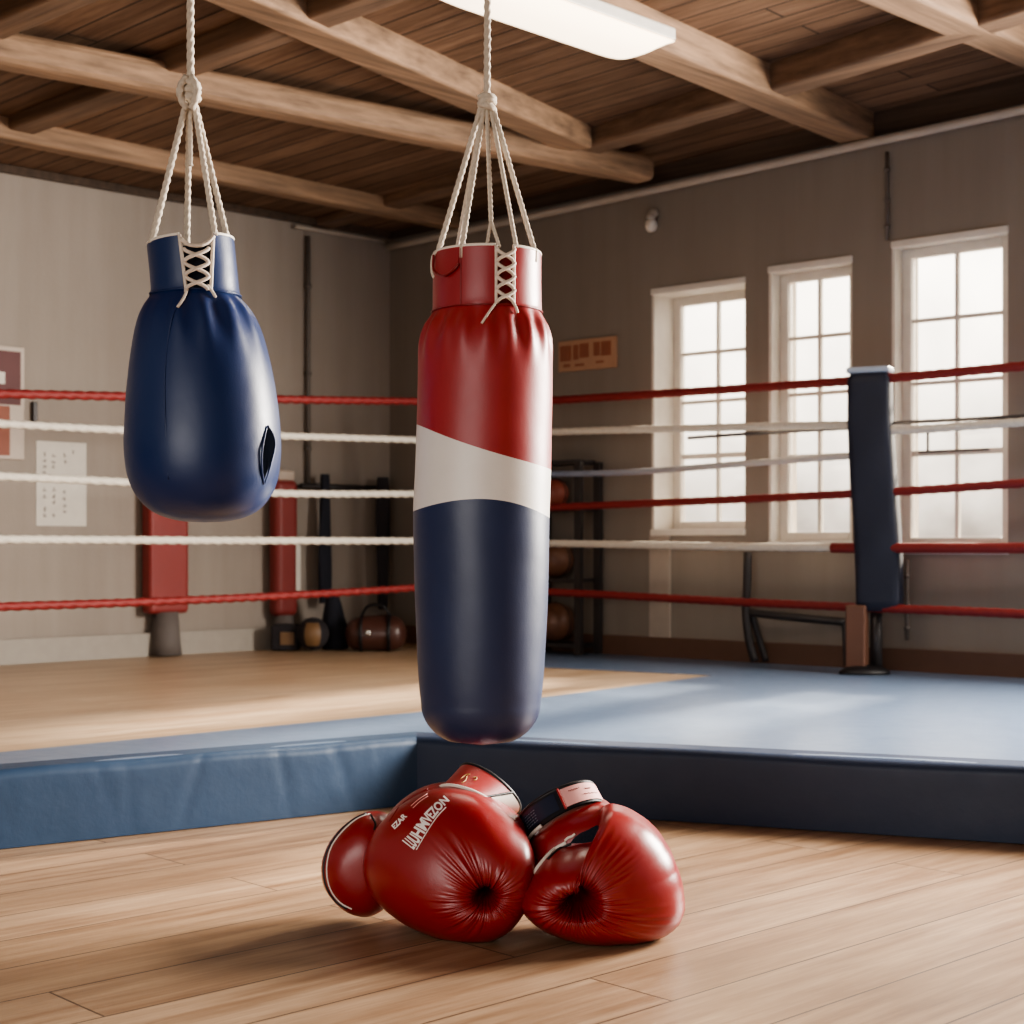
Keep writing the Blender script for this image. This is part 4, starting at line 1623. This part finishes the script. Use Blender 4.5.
# --- left glove
DG = 4.05
base = P(446, 864, DG)
g1 = thing('boxing_glove', Vector((base.x, base.y, 0)), 'red boxing glove with white lettering, leaning against its mate on the floorboards', 'boxing glove', 'boxing gloves on the floorboards')
mitt = Blob([(363, 872), (365, 850), (373, 832), (386, 816), (405, 801), (425, 791), (447, 787), (470, 789), (490, 799), (508, 813), (520, 823), (527, 838), (526, 858), (521, 885), (510, 908), (496, 925), (480, 934), (462, 937.5), (440, 936), (415, 928), (390, 914), (372, 896)],
            (446, 866), DG, 76, 82, pole=(486, 883), back=(18, -14), dimple=.75, wr=2.5, nt=120, na=360, seed=4, dw=.062, env=(.04, .13, .66), sclx=1.005, sclz=.96)
mitt.mb.build('mitt', M['glove'], g1)
thumb = Blob([(322, 873), (325, 852), (334, 836), (347, 823), (362, 813.5), (372, 812.5), (384, 818), (392, 835), (396, 860), (394, 890), (385, 908), (368, 916), (348, 911), (334, 899), (325, 886)],
             (362, 866), DG + .10, 40, 42, back=(20, -6), nt=60, na=120, pw=.72)
th_ = thumb.mb.build('thumb', M['glove'], g1)
# piping round the thumb's outer edge
m = MB()
out1 = [(370, 814), (357, 819), (343, 831), (332, 846), (327.5, 862), (327.5, 878), (332, 892), (341, 903), (352, 909)]
surf_tube(m, out1, [thumb.bv], .0022, .0008, 60)
m.build('piping', M['white_leather'], th_)
m = MB()
out2 = [(366, 813.6), (353, 820.2), (339, 832.5), (329, 848), (324.3, 863), (324.3, 878), (328.5, 891), (337, 902.5), (347, 908.5)]
surf_tube(m, out2, [thumb.bv], .0036, .000, 60)
m.build('binding', M['black'], th_)
m = MB()
surf_tube(m, [(371, 815), (373, 819), (375.5, 824), (374, 830)], [thumb.bv], .003, .000, 20)
m.build('binding', M['black'], th_)
# padded back of the hand between thumb and cuff
hand = Blob([(376, 850), (380, 828), (390, 812), (405, 798), (422, 789), (434, 786), (450, 786), (480, 800), (510, 820), (515, 850), (500, 880), (450, 890), (400, 880)],
            (446, 840), DG + .09, 42, 60, back=(14, -10), nt=60, na=140, pw=.75)
hand.mb.build('hand_back', M['glove'], g1)
m = MB()
surf_tube(m, [(389, 822), (400, 806), (413, 796), (428, 789)], [hand.bv, mitt.bv], .0016, .0004, 30, 6)
m.build('seam', M['glove_deep'], g1)
m = MB()
surf_tube(m, [(411, 806), (418, 800), (427, 794)], [hand.bv, mitt.bv], .0011, .0004, 20, 6)
surf_tube(m, [(413, 808), (420, 801.5), (428, 796)], [hand.bv, mitt.bv], .0011, .0004, 20, 6)
m.build('stitching', M['pink_patch'], g1)
# cuff
cm_, ev = loft_cuff((466, 810, 42), (31, 0, -12), (5, -36, 17), (489, 800, 74), (29, 0, -25), (13, -36, 12), DG)
cuff = cm_.build('cuff', M['cuff_red'], g1)
m = MB(); m.tube([ev(1.0, a, -.004) for a in np.linspace(0, 2 * PI, 80)[:-1]], .0068, 8, closed=True)
m.build('rim_binding', M['black'], cuff)
m = MB(); m.tube([ev(.06, a, .003) for a in np.linspace(.25, PI * 1.02, 60)], .0044, 8)
m.build('white_band', M['white_leather'], cuff)
patch(ev, .06, .94, -.6, 1.15, .0025).build('white_tab', M['white_leather'], cuff)
m = MB(); m.tube([ev(u, 1.17, .003) for u in np.linspace(.08, .97, 20)], .0034, 8)
m.build('tab_edge', M['black'], cuff)
cb = [cm_.bvh()]
m = MB()
for seg_ in ([(461, 779), (466, 775), (470, 774.5)], [(462, 783), (465.5, 781), (467, 776.5)], [(473, 778), (476, 777), (477, 779.5), (474, 780.5)]):
    surf_tube(m, seg_, cb, .0012, .0012, 10, 6)
m.build('print', M['print_gold'], cuff)
# white lettering on the mitt: stretched strokes climbing from lower left to upper right
m = MB()
print_on(m, 'LUUHMVEZON', [(413.5, 849.5), (420, 841), (430, 824), (438, 813), (449.5, 801)], [mitt.bv], lambda u: 14.5 - 7 * u, .0016)
surf_tube(m, [(416.5, 850), (420.5, 843), (429, 829), (438, 816), (446, 807.5)], [mitt.bv], .0014, .0012, 40, 6)
print_on(m, 'EZAR', [(395, 829.5), (401, 823.5), (407.5, 816.5)], [mitt.bv, hand.bv], 5.0, .0016)
m.build('lettering', M['print_white'], g1, smooth=False)

# --- right glove
DH = 3.99
base = P(605, 880, DH)
g2 = thing('boxing_glove', Vector((base.x, base.y, 0)), 'red boxing glove with navy and pink cuff labels, its puckered palm facing forward', 'boxing glove', 'boxing gloves on the floorboards')
mitt2 = Blob([(513, 897), (520, 881), (533, 863), (550, 849), (570, 844), (588, 841), (599, 837), (598, 820), (601, 808), (610, 805), (624, 808.5), (640, 817), (655, 829), (667, 845), (677, 866), (684, 892), (685, 908), (680, 922), (668, 933), (650, 938.5), (625, 942), (600, 943), (575, 939), (555, 933), (537, 925), (522, 912)],
             (618, 880), DH, 74, 84, pole=(578, 889), back=(10, -10), dimple=.8, wr=2.7, nt=130, na=360, seed=9, dw=.12, env=(.06, .20, .90), sclx=.99, sclz=.972, kw=4, pe=2.6)
mitt2.mb.build('mitt', M['glove'], g2)
wrist = Blob([(523, 893), (523, 875), (526, 855), (532, 840), (545, 826), (562, 814), (582, 806), (604, 803), (616, 812), (625, 835), (620, 865), (600, 885), (560, 895), (535, 897)],
             (572, 852), DH + .085, 40, 60, back=(4, -12), nt=60, na=140, pw=.7)
wrist.mb.build('hand_back', M['glove'], g2)
m = MB()
surf_tube(m, [(523, 893), (529, 881), (538, 868), (548, 856), (557, 848), (566, 843)], [wrist.bv, mitt2.bv], .0050, .002, 60)
m.build('white_piping', M['white_leather'], g2)
m = MB()
surf_tube(m, [(548, 859.5), (556, 851.5), (564, 846.5), (571, 844)], [wrist.bv, mitt2.bv], .0036, .001, 30)
m.build('binding', M['black'], g2)
m = MB()
gp = [(570, 843.5), (574, 838), (580, 833.5), (588, 830), (596, 825.5), (602, 826), (604, 836), (596, 841), (584, 843)]
ctr = cast(588, 836, [wrist.bv], .004)
ring = [cast(x, y, [wrist.bv], .002) for x, y in gp]
m.add([ctr] + ring, [(0, 1 + i, 1 + (i + 1) % len(ring)) for i in range(len(ring))])
m.build('thumb_opening', M['lining'], g2)
m = MB()
surf_tube(m, [(565, 841), (568, 838), (572, 836.5), (575, 834)], [wrist.bv], .0036, .001, 16)
m.build('opening_edge', M['white_leather'], g2)
cm2, ev2 = loft_cuff((568, 833, 50), (39, 0, 21), (-7, -34, 17), (559, 813, 64), (38, 0, 19), (-7, -30, 16), DH)
cuff2 = cm2.build('cuff', M['black'], g2)
m = MB(); m.tube([ev2(1.0, a, -.003) for a in np.linspace(0, 2 * PI, 80)[:-1]], .0052, 8, closed=True)
m.build('rim_binding', M['black'], cuff2)
lab = patch(ev2, .10, .90, .02, 1.38, .003).build('pink_label', M['pink_patch'], cuff2)
nav = patch(ev2, .14, .86, 1.55, 2.75, .003).build('navy_label', M['navy_patch'], cuff2)
m = MB(); m.tube([ev2(u, 1.42, .004) for u in np.linspace(.05, .95, 14)], .0034, 8)
m.build('label_edge', M['cuff_red'], cuff2)
m = MB(); m.tube([ev2(-.02, a, .003) for a in np.linspace(2.1, 3.1, 24)], .0050, 8)
m.build('white_band', M['white_leather'], cuff2)
m = MB()
for q, (u, a0, a1) in enumerate(((.62, .55, .75), (.38, .35, .85), (.70, .9, 1.2))):
    pts = [ev2(u + .025 * math.sin(i * 1.9), a0 + (a1 - a0) * i / 15, .0042) for i in range(16)]
    m.tube(pts, .0008, 5)
m.build('print', M['print_red'], cuff2)
m = MB()
for q in range(5):
    u = .25 + .11 * q
    for w_ in range(5):
        a0 = 2.12 + w_ * .085 + (.02 if q % 2 else 0)
        m.tube([ev2(u, a0, .0042), ev2(u + .012, a0 + .03, .0042), ev2(u - .006, a0 + .058, .0042)], .0009, 5)
m.build('print', M['print_grey'], cuff2)

# ------------------------------------------------------------------ world, lights, camera
world = bpy.data.worlds.new('World'); scene.world = world
world.use_nodes = True
nt = world.node_tree
for n_ in list(nt.nodes): nt.nodes.remove(n_)
wo = nt.nodes.new('ShaderNodeOutputWorld'); bg = nt.nodes.new('ShaderNodeBackground')
tc = nt.nodes.new('ShaderNodeTexCoord')
dot = nt.nodes.new('ShaderNodeVectorMath'); dot.operation = 'DOT_PRODUCT'
dot.inputs[1].default_value = tuple(-RN)
nt.links.new(tc.outputs['Generated'], dot.inputs[0])
mr = nt.nodes.new('ShaderNodeMapRange'); mr.interpolation_type = 'SMOOTHSTEP'
mr.inputs['From Min'].default_value = .6; mr.inputs['From Max'].default_value = .8
mr.inputs['To Min'].default_value = .26; mr.inputs['To Max'].default_value = 5.5
nt.links.new(dot.outputs['Value'], mr.inputs['Value'])
sp_ = nt.nodes.new('ShaderNodeSeparateXYZ'); nt.links.new(tc.outputs['Generated'], sp_.inputs[0])
nz_ = nt.nodes.new('ShaderNodeTexNoise'); nz_.inputs['Scale'].default_value = 22; nz_.inputs['Detail'].default_value = 5
nt.links.new(tc.outputs['Generated'], nz_.inputs['Vector'])
ad = nt.nodes.new('ShaderNodeMath'); ad.operation = 'MULTIPLY_ADD'; ad.inputs[1].default_value = -.10
nt.links.new(nz_.outputs['Fac'], ad.inputs[0]); nt.links.new(sp_.outputs[2], ad.inputs[2])
cr = nt.nodes.new('ShaderNodeValToRGB')
cr.color_ramp.elements[0].position = 0.0; cr.color_ramp.elements[0].color = (.13, .108, .09, 1)
cr.color_ramp.elements[1].position = .18; cr.color_ramp.elements[1].color = (1, .90, .78, 1)
ad2 = nt.nodes.new('ShaderNodeMath'); ad2.operation = 'ADD'; ad2.inputs[1].default_value = .05
nt.links.new(ad.outputs[0], ad2.inputs[0]); nt.links.new(ad2.outputs[0], cr.inputs[0])
nt.links.new(cr.outputs[0], bg.inputs[0]); nt.links.new(mr.outputs[0], bg.inputs[1]); nt.links.new(bg.outputs[0], wo.inputs[0])


def area(name, loc, target, sx_, sy_, power, color):
    l = bpy.data.lights.new(name, 'AREA'); l.shape = 'RECTANGLE'; l.size = sx_; l.size_y = sy_; l.energy = power; l.color = color
    o_ = bpy.data.objects.new(name, l); col.objects.link(o_)
    o_.location = loc
    o_.rotation_euler = (Vector(target) - Vector(loc)).to_track_quat('-Z', 'Y').to_euler()
    return o_


area('window_daylight', (4.5, 6.5, 2.2), (-.6, 4.5, .5), 2.2, 2.0, 660, (1, .93, .84)).data.spread = math.radians(135)
area('front_fill', (-2.2, -1.2, 1.5), (0, 4.3, .5), 4.0, 2.4, 32, (1, .95, .9)).data.spread = math.radians(90)
area('fluorescent_glow', (cen.x, cen.y, zl - .03), (cen.x, cen.y, 0), 1.2, .35, 12, (1, .93, .82))
su = bpy.data.lights.new('low_sun', 'SUN'); su.energy = 24.0; su.angle = math.radians(6); su.color = (1, .88, .72)
so = bpy.data.objects.new('low_sun', su); col.objects.link(so)
so.rotation_euler = Vector((-.54, -.74, -.42)).to_track_quat('-Z', 'Y').to_euler()

cam = bpy.data.cameras.new('camera')
cam.sensor_fit = 'HORIZONTAL'; cam.sensor_width = 36; cam.lens = F / 1024 * 36
cam.shift_y = (HZ - 512) / 1024
cam.clip_end = 200
cam.dof.use_dof = True; cam.dof.focus_distance = 3.95; cam.dof.aperture_fstop = 4.5
co_ = bpy.data.objects.new('camera', cam); col.objects.link(co_)
co_.location = (0, 0, 1); co_.rotation_euler = (PI / 2, 0, 0)
scene.camera = co_

scene.view_settings.view_transform = 'AgX'
scene.view_settings.look = 'AgX - Medium High Contrast'
scene.view_settings.exposure = 0.3
scene.cycles.use_denoising = True
scene.cycles.max_bounces = 8
scene.cycles.sample_clamp_indirect = 6
